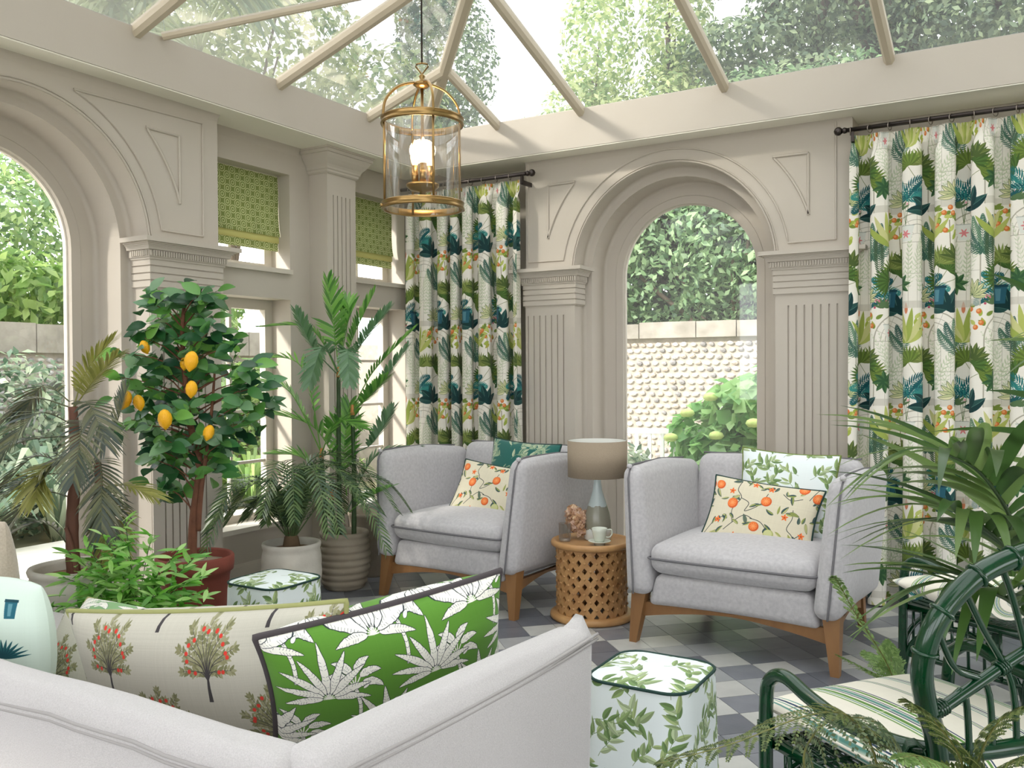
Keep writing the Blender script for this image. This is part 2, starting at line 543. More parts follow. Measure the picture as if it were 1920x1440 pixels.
# ring beam with its cove
def beam(name, pts):
    mb = MB(); mb.add(pts, [(3, 2, 1, 0), (4, 5, 6, 7), (0, 1, 5, 4), (1, 2, 6, 5), (2, 3, 7, 6), (3, 0, 4, 7)])
    return struct(name, mb, m_paint)
bA = MB(); bA.box((-4.75, -1.9, ZS), (-4.20, 6.36, 3.31)); struct('trim_2', bA, m_paint)
bB = MB(); bB.box((-4.20, 5.752, ZS), (3.2, 6.36, 3.31)); struct('trim_3', bB, m_paint)
cvm = MB()
def cove(p0, p1, out, R, zc=ZS):
    prof = []
    for j in range(6):
        a = PI / 2 * j / 5
        prof.append((R * (1 - math.sin(a)), -R * (1 - math.cos(a))))
    vs = []
    for p in (p0, p1):
        for d, z in prof: vs.append((p[0] + out[0] * d, p[1] + out[1] * d, zc + z))
    k = len(prof)
    cvm.add(vs, [(j, j + 1, k + j + 1, k + j) for j in range(k - 1)], smooth=True)
cove((-3.39, YB), (-1.03, YB), (0, -1), 0.05)
cove((XP, 0.8), (XP, 3.84), (1, 0), 0.05)
cove((XA, 3.84), (XA, 4.72), (1, 0), 0.06)
struct('trim_4', cvm, m_paint)
m_soffit = M('bounce_lit_soffit', srgb(238, 234, 220), 0.5)  # light bouncing up under the beam is put into this paler colour
sf_ = MB(); sf_.box((-4.19, 5.756, ZS - 0.008), (3.0, 6.14, ZS - 0.001)); sf_.box((XA + 0.01, 0.9, ZS - 0.008), (-4.204, 5.94, ZS - 0.001))
struct('trim_5', sf_, m_soffit)

# the two walls behind the camera
ow = MB()
for a, b in ((-4.75, -4.3), (-2.3, -2.0), (0.2, 0.5), (2.7, 3.2)): ow.box((a, -1.9, 0), (b, -1.7, ZS))
for a, b in ((-4.3, -2.3), (-2.0, 0.2), (0.5, 2.7)): ow.box((a, -1.9, 2.85), (b, -1.7, ZS)); ow.box((a, -1.9, 0), (b, -1.7, 0.95))
ow.box((-4.75, -1.9, ZS), (3.2, -1.5, 3.31))
struct('wall_front', ow, m_paint)
rw = MB()
for a, b in ((-1.7, -1.2), (0.4, 0.7), (2.3, 2.6), (4.4, 4.7), (6.1, 6.36)): rw.box((3.0, a, 0), (3.2, b, ZS))
for a, b in ((-1.2, 0.4), (0.7, 2.3), (2.6, 4.4), (4.7, 6.1)): rw.box((3.0, a, 1.7), (3.2, b, ZS)); rw.box((3.0, a, 0), (3.2, b, 0.1))
rw.box((2.8, -1.5, ZS), (3.2, 5.752, 3.31))
struct('wall_right', rw, m_paint)
lw = MB()
lw.box((-4.75, -1.7, 0), (XP, 1.0, ZS))
struct('wall_left_front', lw, m_paint)

# glazed hip roof
SL = 0.335
m_raft = M('rafter_paint', srgb(196, 184, 164), 0.5)
def zr(t): return 3.31 + SL * t
roof = MB()
XM = -0.6   # ridge line in plan
tr_ = 3.55  # run of the slope
apexA = (-4.2 + tr_, 5.752 - tr_)
V = [(-4.2, 5.752, zr(0)), (-4.2 + tr_, 5.752 - tr_, zr(tr_)), (-4.2, -1.5, zr(0)), (-4.2 + tr_, -1.5 + tr_, zr(tr_)), (2.9, 5.752, zr(0)), (2.9, -1.5, zr(0))]
rid = MB(); rid.tube([(V[3][0], V[3][1], V[3][2]), (V[1][0], V[1][1], V[1][2])], 0.06, 8)
rf = struct('roof', rid, m_raft)
def rafter(p, q, wdt=0.06, dep=0.05, name='rafter'):
    P, Q = Vector(p), Vector(q)
    d = (Q - P).normalized(); s = d.cross(Vector((0, 0, 1))).normalized(); u = s.cross(d)
    mb = MB()
    prof = [(-wdt / 2, 0.01), (wdt / 2, 0.01), (wdt / 2, -dep * 0.6), (wdt / 4, -dep), (-wdt / 4, -dep), (-wdt / 2, -dep * 0.6)]
    vs = [tuple(P + s * a + u * b) for a, b in prof] + [tuple(Q + s * a + u * b) for a, b in prof]
    k = len(prof)
    mb.add(vs, [tuple(range(k))[::-1], tuple(range(k, 2 * k))] + [(i, (i + 1) % k, k + (i + 1) % k, k + i) for i in range(k)])
    return struct(name, mb, m_raft, rf)
def pane(pts):
    mb = MB(); mb.add(pts, [tuple(range(len(pts)))])
    return struct('roof_pane', mb, m_roofglass, rf)
hipz = lambda t: (-4.2 + t, 5.752 - t, zr(t))
rafter(hipz(-0.1), hipz(tr_), 0.075, 0.06, 'hip_rafter')
ysA = [5.08, 4.20, 3.15, 2.1, 1.05, 0.0]
prev = 5.752
for y in ysA:
    t = min(5.752 - y, tr_)
    wd = 0.05 if y > 5 else 0.065
    rafter((-4.22, y, zr(-0.02)), (-4.2 + t, y, zr(t)), wd, 0.055)
    tp = min(5.752 - prev, tr_)
    e = -0.004
    pts = [(-4.2, prev, zr(0) + e), (-4.2, y, zr(0) + e), (-4.2 + t, y, zr(t) + e)]
    if tp > 0: pts.append((-4.2 + tp, prev, zr(tp) + e))
    pane(pts); prev = y
pane([(-4.2, 0, zr(0) - .004), (-4.2, -1.5, zr(0) - .004), (-4.2 + tr_, -1.5 + tr_, zr(tr_) - .004), (-4.2 + tr_, 0, zr(tr_) - .004)])
xsB = [-3.526, -2.83, -1.79, -0.79, 0.25, 1.3]
prev = -4.2
for x in xsB:
    t = x + 4.2 if x + 4.2 < tr_ else max(0.0, min(tr_, 2.9 - x))
    rafter((x, 5.772, zr(-0.02)), (x, 5.752 - t, zr(t)), 0.05 if x < -3 else 0.062, 0.055)
    tp = prev + 4.2 if prev + 4.2 < tr_ else max(0.0, min(tr_, 2.9 - prev))
    e = -0.004
    pts = [(prev, 5.752, zr(0) + e), (x, 5.752, zr(0) + e), (x, 5.752 - t, zr(t) + e)]
    if prev < -4.2 + tr_ < x: pts.append((-4.2 + tr_, 5.752 - tr_, zr(tr_) + e))
    if tp > 0: pts.append((prev, 5.752 - tp, zr(tp) + e))
    pane(pts); prev = x
pane([(1.3, 5.752, zr(0) - .004), (2.9, 5.752, zr(0) - .004), (1.3, 5.752 - 1.6, zr(1.6) - .004)])
pane([(2.9, 5.752, zr(0) - .004), (2.9, -1.5, zr(0) - .004), (-4.2 + tr_, -1.5 + tr_, zr(tr_) - .004), (-4.2 + tr_, 5.752 - tr_, zr(tr_) - .004)])
pane([(2.9, -1.5, zr(0) - .004), (-4.2, -1.5, zr(0) - .004), (-4.2 + tr_, -1.5 + tr_, zr(tr_) - .004)])
rafter((-4.19, 3.30, zr(0.01)), (-3.3, 4.02, zr(0.9)), 0.032, 0.03, 'glazing_bar')

# floor: squares of vinyl tile laid at 45 degrees
m_grout = M('grout', srgb(196, 194, 188), 0.8)
def tilemat(name, c, c2):
    m = M(name, srgb(*c), 0.32, noise=(7, 0.28), col2=srgb(*c2), bump=(90, 0.04), spec=0.5)
    return m
tmats = [tilemat('floor_tile_pale', (194, 193, 188), (170, 170, 167)), tilemat('floor_tile_grey', (164, 165, 166), (142, 144, 146)),
         tilemat('floor_tile_slate', (134, 136, 142), (112, 114, 121)), tilemat('floor_tile_dark', (110, 112, 119), (90, 92, 100))]
fm = MB(); fm.box((-4.75, -1.9, -0.08), (3.2, 6.4, -0.004))
floor = struct('floor', fm, m_grout)
S = 0.1845
tb = MB()
h = S / 2 - 0.0016
tb.add([(-h, -h, 0), (h, -h, 0), (h, h, 0), (-h, h, 0), (-h, -h, -0.004), (h, -h, -0.004), (h, h, -0.004), (-h, h, -0.004)],
       [(0, 1, 2, 3), (0, 4, 5, 1), (1, 5, 6, 2), (2, 6, 7, 3), (3, 7, 4, 0)])
tms = []
for i, m in enumerate(tmats):
    me = tb.mesh('tile'); me.materials.append(m); tms.append(me)
C45 = S / math.sqrt(2)
cands, rest = [], []
ca = Vector((0, 0, 1.45))
for i in range(-40, 41):
    for j in range(-40, 41):
        x = -1.486 + C45 * (i + j); y = 4.492 + C45 * (i - j)
        if not (-4.4 < x < 2.9 and -1.6 < y < 6.1): continue
        d = Vector((x, y, 0)) - ca
        fw = d.dot(_f)
        if fw > 0.5:
            px = 960 + 1678.86 * d.dot(_r2) / fw; py = 720 - 1678.86 * d.dot(_u2) / fw
        else: px = py = -9999
        tone = [0, 1, 2, 3, 1, 0, 2, 3, 0, 1, 3, 2][(i * 5 + j * 3 + (i * j) // 3 + rnd.randint(0, 2)) % 12]
        if 560 < px < 1840 and 1020 < py < 1480: cands.append((fw, x, y, tone))
        else: rest.append((x, y, tone))
cands.sort()
for fw, x, y, tone in cands[:300]:
    o = link('tile', tms[tone], None, floor, loc=(x, y, 0), rot=(0, 0, PI / 4))
rest += [c[1:] for c in cands[300:]]
for t_ in range(4):
    rm = MB()
    for x, y, tone in rest:
        if tone != t_: continue
        rm.add([(x + (a - b) * 0.7071, y + (a + b) * 0.7071, z) for a, b, z in tb.v], [tuple(f) for f in tb.f])
    o = part('tile_field', rm, tmats[t_], floor); o['kind'] = 'stuff'
# ================================================================== GARDEN OUTSIDE
m_ground = M('garden_soil', srgb(120, 112, 92), 0.9, noise=(2, 0.3), col2=srgb(150, 150, 110))
gm = MB(); gm.box((-26, -14, -0.6), (14, 30, -0.12))
struct('ground', gm, m_ground)
m_terr = M('pale_paving', srgb(236, 231, 222), 0.8, noise=(3, 0.3), col2=srgb(222, 216, 206))
tg = MB(); tg.box((-7.6, -4.0, -0.2), (-4.76, 7.6, -0.06)); tg.box((-4.76, 6.37, -0.2), (3.2, 7.3, -0.06))
struct('path', tg, m_terr)
m_flint = M('flint', srgb(205, 197, 188), 0.75, noise=(9, 0.35), col2=srgb(150, 143, 138), island=None)
m_mortar = M('mortar', srgb(190, 180, 168), 0.9, noise=(14, 0.3), col2=srgb(160, 150, 140))
m_coping = M('coping_stone', srgb(178, 170, 160), 0.85, noise=(5, 0.3), col2=srgb(128, 122, 112))
def stone_mesh(seed):
    r = random.Random(seed)
    mb = MB()
    n = 7
    ring = [(0.052 * (1 + r.uniform(-.18, .12)) * math.cos(2 * PI * i / n), 0.034 * (1 + r.uniform(-.15, .12)) * math.sin(2 * PI * i / n)) for i in range(n)]
    vs = [(a, 0.02, b) for a, b in ring] + [(a * 0.72, -0.018, b * 0.7) for a, b in ring] + [(0.004, -0.026, 0.002)]
    fs = [(i, (i + 1) % n, n + (i + 1) % n, n + i) for i in range(n)] + [(n + i, n + (i + 1) % n, 2 * n) for i in range(n)]
    mb.add(vs, fs)
    return mb
stones = [stone_mesh(i) for i in range(8)]
smeshes = []
for i, s_ in enumerate(stones):
    me = s_.mesh('stone')
    me.materials.append(M('flint_%d' % i, srgb(*[(222, 214, 206), (196, 188, 182), (206, 200, 196), (172, 166, 164), (230, 222, 212), (188, 176, 164), (210, 206, 204), (150, 146, 146)][i]), 0.6, noise=(20, 0.3)))
    smeshes.append(me)
YW, XW = 9.9, -9.6
gw = MB(); gw.box((-12, YW, -0.5), (6, YW + 0.35, 1.82))
gwb = struct('garden_wall', gw, m_mortar)
cb = MB()
x = -5.2
while x < 1.5:
    L = rnd.uniform(0.45, 0.75)
    cb.box((x, YW - 0.07, 1.815), (x + L - 0.012, YW + 0.42, 1.99 + rnd.uniform(-0.012, 0.012)))
    x += L
struct('coping', cb, m_coping, gwb)
row = 0
sp, stf = [], []
z = 0.30
while z < 1.80:
    x = -4.9 + rnd.uniform(0, 0.08)
    while x < 0.6:
        k = rnd.randrange(8)
        a = (x, z + rnd.uniform(-.006, .006), k, rnd.uniform(-.25, .25), rnd.uniform(.85, 1.1))
        (sp if (z > 0.82 and -3.75 < x < -1.9) else stf).append(a)
        x += rnd.uniform(0.095, 0.118)
    z += 0.072
for x, z, k, ro, s_ in sp[:300]:
    o = link('stone', smeshes[k], None, gwb, loc=(x, YW - 0.004, z), rot=(0, ro, 0)); o.scale = (s_, 1, s_)
stf += sp[300:]
for k in range(8):
    mb = MB()
    for x, z, kk, ro, s_ in stf:
        if kk == k: mb.add(stones[k].v, stones[k].f, mat=Matrix.Translation((x, YW - 0.004, z)) @ Matrix.Rotation(ro, 4, 'Y') @ Matrix.Scale(s_, 4))
    o = link('stone_field', mb.mesh('stone_field'), smeshes[k].materials[0], gwb); o['kind'] = 'stuff'
gw2 = MB(); gw2.box((XW - 0.35, -8, -0.5), (XW, YW + 0.35, 1.68))
gwa = struct('garden_wall', gw2, m_mortar)
cb = MB(); y = -3.0
while y < 9.8:
    L = rnd.uniform(0.5, 0.9)
    cb.box((XW - 0.42, y, 1.675), (XW + 0.07, y + L - 0.012, 2.00 + rnd.uniform(-0.012, 0.012))); y += L
struct('coping', cb, m_coping, gwa)
for k in range(8):
    mb = MB()
    z = 0.3
    while z < 1.66:
        y = 1.5
        while y < 9.6:
            if (int(y * 97) * 7 + int(z * 1000) * 13) % 8 == k:
                mb.add(stones[k].v, stones[k].f, mat=Matrix.Translation((XW + 0.004, y, z)) @ Matrix.Rotation(PI / 2, 4, 'Z') @ Matrix.Rotation(rnd.uniform(-.25, .25), 4, 'Y'))
            y += 0.11
        z += 0.072
    o = link('stone_field', mb.mesh('stone_field'), smeshes[k].materials[0], gwa); o['kind'] = 'stuff'

def crown(name, blobs, n, size, mat, parent, seed=1, aspect=0.5, up=0.25, shell=0.55):
    g = np.random.default_rng(seed)
    B = np.array(blobs, float)
    wts = (B[:, 3] * B[:, 4] * B[:, 5]) ** (2 / 3); wts /= wts.sum()
    idx = g.choice(len(B), n, p=wts)
    d = g.normal(size=(n, 3)); d /= np.linalg.norm(d, axis=1)[:, None]
    rad = shell + (1.04 - shell) * g.random(n) ** 0.6
    P = B[idx, :3] + d * B[idx, 3:6] * rad[:, None]
    nn = d + g.normal(size=(n, 3)) * 0.55 + np.array([0, 0, up]); nn /= np.linalg.norm(nn, axis=1)[:, None]
    a = np.cross(nn, g.normal(size=(n, 3))); a /= np.linalg.norm(a, axis=1)[:, None]
    b = np.cross(nn, a)
    L = size * (0.6 + 0.8 * g.random(n))[:, None]
    Wd = L * aspect
    V = np.stack([P - a * L * .5, P + b * Wd * .5 - a * L * .05 + nn * L * .06, P + a * L * .5 - nn * L * .1, P - b * Wd * .5 - a * L * .05 + nn * L * .06], 1).reshape(-1, 3)
    F = np.arange(4 * n).reshape(n, 4)
    o = npart(name, V, F, mat, parent)
    return o

def G(*cs): return [srgb(*c) for c in cs]
lf_laurel = leafmat('laurel_leaf', G((96, 132, 62), (140, 172, 92), (178, 200, 122), (74, 108, 56)), 0.4, 0.4)
lf_dark = leafmat('shrub_leaf', G((58, 88, 58), (88, 122, 78), (128, 158, 112), (42, 66, 48)), 0.5, 0.35)
lf_pale = leafmat('tree_leaf_pale', G((150, 170, 110), (186, 198, 142), (120, 150, 100), (208, 214, 168)), 0.5, 0.45)
lf_con = leafmat('conifer_leaf', G((112, 134, 108), (140, 160, 126), (164, 180, 140), (84, 104, 88)), 0.6, 0.25)
lf_grey = leafmat('bed_leaf', G((110, 132, 108), (146, 162, 132), (88, 112, 92), (176, 186, 160)), 0.5, 0.35)
lf_bay = leafmat('bay_leaf', G((100, 134, 84), (146, 170, 112), (176, 194, 134), (74, 104, 68)), 0.5, 0.4)
lf_ivy = leafmat('ivy_leaf', G((98, 132, 92), (132, 164, 116), (164, 190, 142), (60, 88, 64)), 0.5, 0.35)
lf_hyd = leafmat('hydrangea_leaf', G((120, 168, 92), (144, 186, 112), (100, 148, 82), (172, 204, 140)), 0.45, 0.4)
m_bark = M('bark', srgb(96, 82, 68), 0.9, noise=(8, 0.3))

def tree(name, label, cat, base, h, blobs, n, size, mat, seed, aspect=0.5, trunk=0.12, group=None):
    t = thing(name, label, cat, base, 0, group)
    rel = [(b[0] - base[0], b[1] - base[1], b[2] - base[2]) + tuple(b[3:]) for b in blobs]
    crown('crown', rel, n, size, mat, t, seed, aspect)
    tb_ = MB(); tb_.tube(bez([(0, 0, 0), (0.1, 0.05, h * .4), (0, 0.1, h)], 6), [trunk * (1 - 0.6 * i / 12) for i in range(13)], 8)
    r = random.Random(seed)
    for b in rel[:8]:
        tb_.tube(bez([(0.02, 0.05, h * r.uniform(.35, .8)), ((b[0]) * .5, b[1] * .5, h * .8 + (b[2] - h * .8) * .4), (b[0], b[1], b[2])], 5), [trunk * .4 * (1 - .7 * i / 10) for i in range(11)], 6)
    part('trunk', tb_, m_bark, t)
    return t

# hedge and trees beyond the left wall
hb = [(-10.4 + rnd.uniform(-.3, .3), y, 2.35 + rnd.uniform(-.15, .15), .55, .6, .5) for y in np.arange(-1.5, 9.5, 0.55)]
hg = thing('laurel_hedge', 'bright green laurel hedge growing above the left garden wall', 'hedge', (-10.4, 3.5, 0))
crown('foliage', [(b[0] + 10.4, b[1] - 3.5, b[2]) + b[3:] for b in hb], 7000, 0.20, lf_laurel, hg, 3, 0.42)
tree('bay_tree', 'dense mid-green tree filling the left arched window', 'tree', (-12.6, 1.6, -0.2), 3.2,
     [(-12.4, 0.4, 3.6, 1.3, 1.4, 1.3), (-12.6, 2.4, 3.9, 1.3, 1.5, 1.5), (-12.8, 3.9, 3.4, 1.2, 1.2, 1.2), (-12.4, -1.4, 3.6, 1.3, 1.4, 1.5), (-13.2, 1.2, 5.2, 1.4, 1.8, 1.1), (-12.6, 5.4, 3.5, 1.2, 1.4, 1.2), (-12.4, 7.2, 3.3, 1.2, 1.4, 1.2)], 42000, 0.125, lf_bay, 11)
tree('flowering_shrub', 'pale yellow-green leafy shrub in the left arched window', 'shrub', (-11.6, 3.2, -0.2), 2.2,
     [(-11.5, 3.2, 3.2, .8, .8, .9), (-11.6, 2.2, 3.5, .7, .7, .8), (-11.6, 4.3, 2.9, .7, .8, .7)], 4500, 0.16, lf_pale, 12)
tree('bamboo_tree', 'tall pale feathery tree seen through the roof behind the lantern', 'tree', (-10.2, 14.2, -0.2), 6,
     [(-10.2, 14.2, 5.4, 1.1, 1.2, 1.5), (-10.0, 14.4, 7.4, 1.0, 1.0, 1.6), (-10.3, 14.2, 9.2, .8, .9, 1.4), (-9.0, 14.6, 4.9, 1.0, 1.0, 1.0)], 14000, 0.12, lf_con, 13)
tree('lime_tree', 'broad pale yellow-green tree behind the left roof glass', 'tree', (-13.0, 11.6, -0.2), 6,
     [(-14.6, 9.6, 7.4, 1.6, 1.6, 1.5), (-13.4, 11.0, 6.4, 1.6, 1.5, 1.4), (-13.6, 10.6, 8.8, 1.7, 1.6, 1.5), (-12.2, 12.2, 7.4, 1.6, 1.5, 1.6), (-12.0, 12.4, 9.6, 1.6, 1.5, 1.3), (-15.4, 8.4, 9.0, 1.6, 1.6, 1.5), (-10.6, 13.2, 6.2, 1.3, 1.3, 1.3)], 17000, 0.17, lf_pale, 14)
# trees beyond the back wall
tree('ivy_shrub', 'dark green shrub above the flint wall in the back arched window', 'shrub', (-3.6, 12.0, -0.2), 2.6,
     [(-4.6, 12.0, 3.0, 1.1, .8, 1.2), (-3.5, 11.6, 3.1, .9, .7, 1.2), (-2.6, 11.4, 2.7, .9, .6, .9), (-1.7, 11.6, 3.2, .9, .7, 1.2), (-3.2, 11.8, 4.4, 1.2, .7, 1.0), (-5.6, 11.8, 3.4, 1.0, .8, 1.4), (-0.7, 11.6, 3.2, 1.0, .7, 1.4), (-2.0, 11.8, 4.4, 1.2, .7, 1.0)], 17000, 0.115, lf_ivy, 21)
dk = MB(); dk.add([(-8, 13.2, -0.2), (2, 13.2, -0.2), (2, 13.2, 5.2), (-8, 13.2, 5.2)], [(0, 1, 2, 3)])
hd = thing('gap_shade_foliage', 'near-black leaves standing in for the shaded gaps of the shrub in the back arched window', 'hedge', (-3, 13.2, -0.2))
crown('foliage', [(x + 3, 0.2 * math.sin(x * 5), z, .9, .6, .8) for x in np.arange(-8, 2.1, 0.9) for z in np.arange(0.6, 5.2, 0.8)], 26000, 0.26, leafmat('gap_shade_leaf', G((38, 52, 44), (58, 74, 60), (78, 92, 76), (30, 42, 38)), 0.7, 0.1), hd, 22)  # shade inside the shrub put into near-black leaves behind it
tree('young_pine', 'slender pale green tree above the beam beside the lantern', 'tree', (-7.2, 15.0, -0.2), 7,
     [(-7.2, 15, 5.6, 1.0, 1.0, 1.4), (-7.0, 15, 7.4, .7, .7, 1.3), (-8.6, 15.5, 5.2, 1.1, 1.0, 1.2), (-6.2, 15.2, 4.9, .9, .9, 1.0)], 9000, 0.13, lf_pale, 23)
tree('larch', 'airy green conifer seen through the middle roof panes', 'tree', (-5.9, 15.5, -0.2), 8,
     [(-5.9, 15.5, 6.0, .9, .9, 1.0), (-5.7, 15.5, 7.6, .7, .7, 1.2), (-5.0, 15.8, 5.4, 1.0, 1.0, .9), (-5.8, 15.5, 9.2, .5, .5, 1.0)], 9000, 0.12, lf_pale, 24)
tree('cedar', 'large spreading cedar with layered branches, right half of the roof', 'tree', (-2.4, 17.0, -0.2), 13,
     [(-5.2, 16.0, 8.9, 1.5, 1.2, .5), (-4.6, 16.0, 7.1, 1.5, 1.2, .5), (-3.7, 16.2, 9.9, 1.7, 1.4, .7), (-3.6, 16.2, 6.3, 1.6, 1.2, .6), (-2.6, 16.2, 7.9, 2.0, 1.4, .8), (-1.2, 16.4, 9.6, 2.0, 1.4, 1.0), (-0.6, 16.4, 7.2, 2.0, 1.4, 1.0), (1.0, 16.4, 8.8, 1.8, 1.4, 1.2), (-2.8, 16.2, 11.2, 2.0, 1.4, .8), (0.4, 16.6, 11.0, 2.0, 1.4, .9), (2.2, 16.6, 7.4, 1.8, 1.4, 1.4)], 52000, 0.135, lf_con, 25, trunk=0.4)
tree('oak', 'dull green broad tree behind the cedar at the right edge of the roof', 'tree', (0.6, 20.6, -0.2), 9,
     [(-3.6, 20.6, 7.6, 2.0, 1.4, 1.8), (-1.4, 20.6, 8.4, 2.2, 1.4, 2.0), (0.8, 20.6, 8.2, 2.2, 1.4, 2.2), (3.0, 20.6, 9.0, 2.2, 1.4, 2.4), (-0.4, 20.6, 11.4, 2.4, 1.4, 1.8), (-3.0, 20.6, 10.2, 2.0, 1.4, 1.6)], 26000, 0.17, lf_con, 26, trunk=0.3)
for i_, (x_, lab_) in enumerate(((-8.6, 'westernmost'), (-5.4, 'second'), (-2.2, 'third'), (1.0, 'easternmost'))):  # unseen crowns added to keep direct sun off the roof glass
    tree('sun_block_tree', lab_ + ' added tree behind the camera, unseen, keeping sun off the roof', 'tree', (x_, -7.5, -0.2), 9.0,
         [(x_ - .7, -7.2, 9.0, 1.5, 1.2, 1.7), (x_ + .8, -7.2, 9.2, 1.5, 1.2, 1.7), (x_ - .7, -7.4, 11.6, 1.5, 1.2, 1.8), (x_ + .8, -7.4, 11.8, 1.5, 1.2, 1.8), (x_, -7.4, 13.4, 1.6, 1.2, 1.2), (x_, -6.9, 10.4, 1.5, 1.0, 1.5)], 5200, 0.36, lf_bay, 60 + i_, trunk=0.2)
for i_, (y_, lab_) in enumerate(((-1.0, 'nearest'), (3.5, 'middle'), (8.0, 'farthest'))):  # unseen row added to shade the roof and darken the left wall
    tree('sky_block_tree', lab_ + ' added tree beyond the right wall, unseen, cutting sky light on the roof', 'tree', (7.6, y_, -0.2), 7.0,
         [(7.4, y_ - 1.0, 6.2, 1.9, 1.8, 2.2), (7.4, y_ + 1.1, 6.4, 1.9, 1.8, 2.2), (7.6, y_ - .9, 9.4, 1.9, 1.8, 2.0), (7.6, y_ + 1.0, 9.6, 1.9, 1.8, 2.0), (7.8, y_, 12.0, 2.0, 2.0, 1.8)], 5200, 0.36, lf_con, 70 + i_, trunk=0.25)
# fan palm just outside the left windows, seen through the roof
m_palmtrunk = M('palm_fibre', srgb(112, 92, 70), 0.95, noise=(20, 0.3))
fp = thing('fan_palm', 'fan palm with pale blue-green fronds outside the left roof glass', 'palm', (-7.9, 6.7, -0.2))
tk = MB(); tk.tube([(0, 0, 0), (0.05, 0, 2.6), (0, 0, 5.1)], [0.13, 0.12, 0.10], 10); part('trunk', tk, m_palmtrunk, fp)
lf_fan = leafmat('fan_leaf', G((150, 176, 146), (186, 204, 176), (128, 156, 132), (206, 214, 176)), 0.5, 0.3)
def fan_mesh(seed):
    r = random.Random(seed)
    mb = MB()
    n = 26
    mb.tube(bez([(0, 0, 0), (0.35, 0, 0.12), (0.75, 0, 0.10)], 4), 0.012, 5)
    for i in range(n):
        a = -2.2 + 4.4 * i / (n - 1)
        L = 0.62 * (1 - 0.22 * abs(a) / 2.2) * r.uniform(.92, 1.05)
        d = Vector((math.cos(a), math.sin(a), 0)); s_ = Vector((-math.sin(a), math.cos(a), 0))
        o = Vector((0.75, 0, 0.10))
        w_ = 0.026
        dz = -0.10 - 0.1 * abs(a) / 2
        p0, p1, p2, p3 = o, o + d * L * .45 + Vector((0, 0, 0.03)), o + d * L * .8 + Vector((0, 0, dz * .5)), o + d * L + Vector((0, 0, dz * 1.8))
        mb.add([p0, p1 + s_ * w_, p1 - s_ * w_, p2 + s_ * w_ * .6, p2 - s_ * w_ * .6, p3], [(0, 2, 1), (1, 2, 4, 3), (3, 4, 5)])
    return mb.mesh('frond')
fans = [fan_mesh(i) for i in range(3)]
for f_ in fans: f_.materials.append(lf_fan)
for i in range(22):
    a = 2.4 * i; tl = -0.55 + 1.3 * ((i * 0.618) % 1)
    o = link('frond', fans[i % 3], None, fp, loc=(0, 0, 5.1), rot=(0, tl, a)); s_ = 1.05 + .3 * ((i * .37) % 1); o.scale = (s_, s_, s_)
# planting under the left arch and outside the windows
def strappy(base, n, L, mat, seed, label, name='flax_plant', w_=0.03):
    t = thing(name, label, 'plant', base)
    r = random.Random(seed)
    mb = MB()
    for i in range(n):
        a = r.uniform(0, 2 * PI); tl = r.uniform(.15, 1.0); l = L * r.uniform(.6, 1.1)
        d = Vector((math.cos(a), math.sin(a), 0)); s_ = Vector((-math.sin(a), math.cos(a), 0)) * w_ * r.uniform(.7, 1.3)
        pts = [d * 0.04, d * l * .35 * tl + Vector((0, 0, l * .5)), d * l * .8 * tl + Vector((0, 0, l * .75)), d * l * 1.15 * tl + Vector((0, 0, l * (.85 - .5 * tl)))]
        vs = []
        for k, p in enumerate(pts):
            q = [1, 1, .8, .05][k]; vs += [p + s_ * q, p - s_ * q]
        mb.add(vs, [(0, 1, 3, 2), (2, 3, 5, 4), (4, 5, 7, 6)])
    part('foliage', mb, mat, t)
    return t
strappy((-7.75, 4.15, -0.12), 70, 1.0, lf_grey, 31, 'spiky grey-green flax just outside the left arched window')
strappy((-7.9, 5.0, -0.12), 70, 1.15, lf_grey, 32, 'taller grey-green flax behind the dark palm, outside the glass')
strappy((-7.8, 3.3, -0.12), 60, 1.0, lf_laurel, 33, 'strappy bright flax outside at the left edge of the arch')
strappy((-7.8, 7.3, -0.12), 60, 0.8, lf_laurel, 34, 'low green iris clump outside the first window')
strappy((-7.8, 8.6, -0.12), 60, 0.8, lf_laurel, 35, 'low green iris clump outside the second window')
tree('pale_bush', 'misty pale bush before the left garden wall', 'bush', (-8.7, 5.2, -0.12), 0.9,
     [(-8.8, 4.3, 0.7, .55, .7, .75), (-8.8, 5.2, 0.9, .55, .7, .75), (-8.7, 6.1, 0.7, .55, .7, .7), (-8.7, 3.4, 0.8, .55, .7, .8), (-8.3, 4.8, 0.3, .5, .8, .4), (-8.3, 5.9, 0.3, .5, .7, .4)], 9000, 0.10, lf_grey, 36, trunk=0.03)
tree('yellow_bush', 'yellow-green bush outside the first window', 'bush', (-8.9, 8.1, -0.12), 0.9,
     [(-8.9, 7.5, 1.15, .5, .6, .42), (-8.9, 8.4, 1.25, .5, .6, .4), (-8.8, 8.9, 0.8, .5, .6, .4), (-8.7, 7.9, 0.5, .5, .8, .5)], 4200, 0.10, lf_laurel, 37, trunk=0.03)
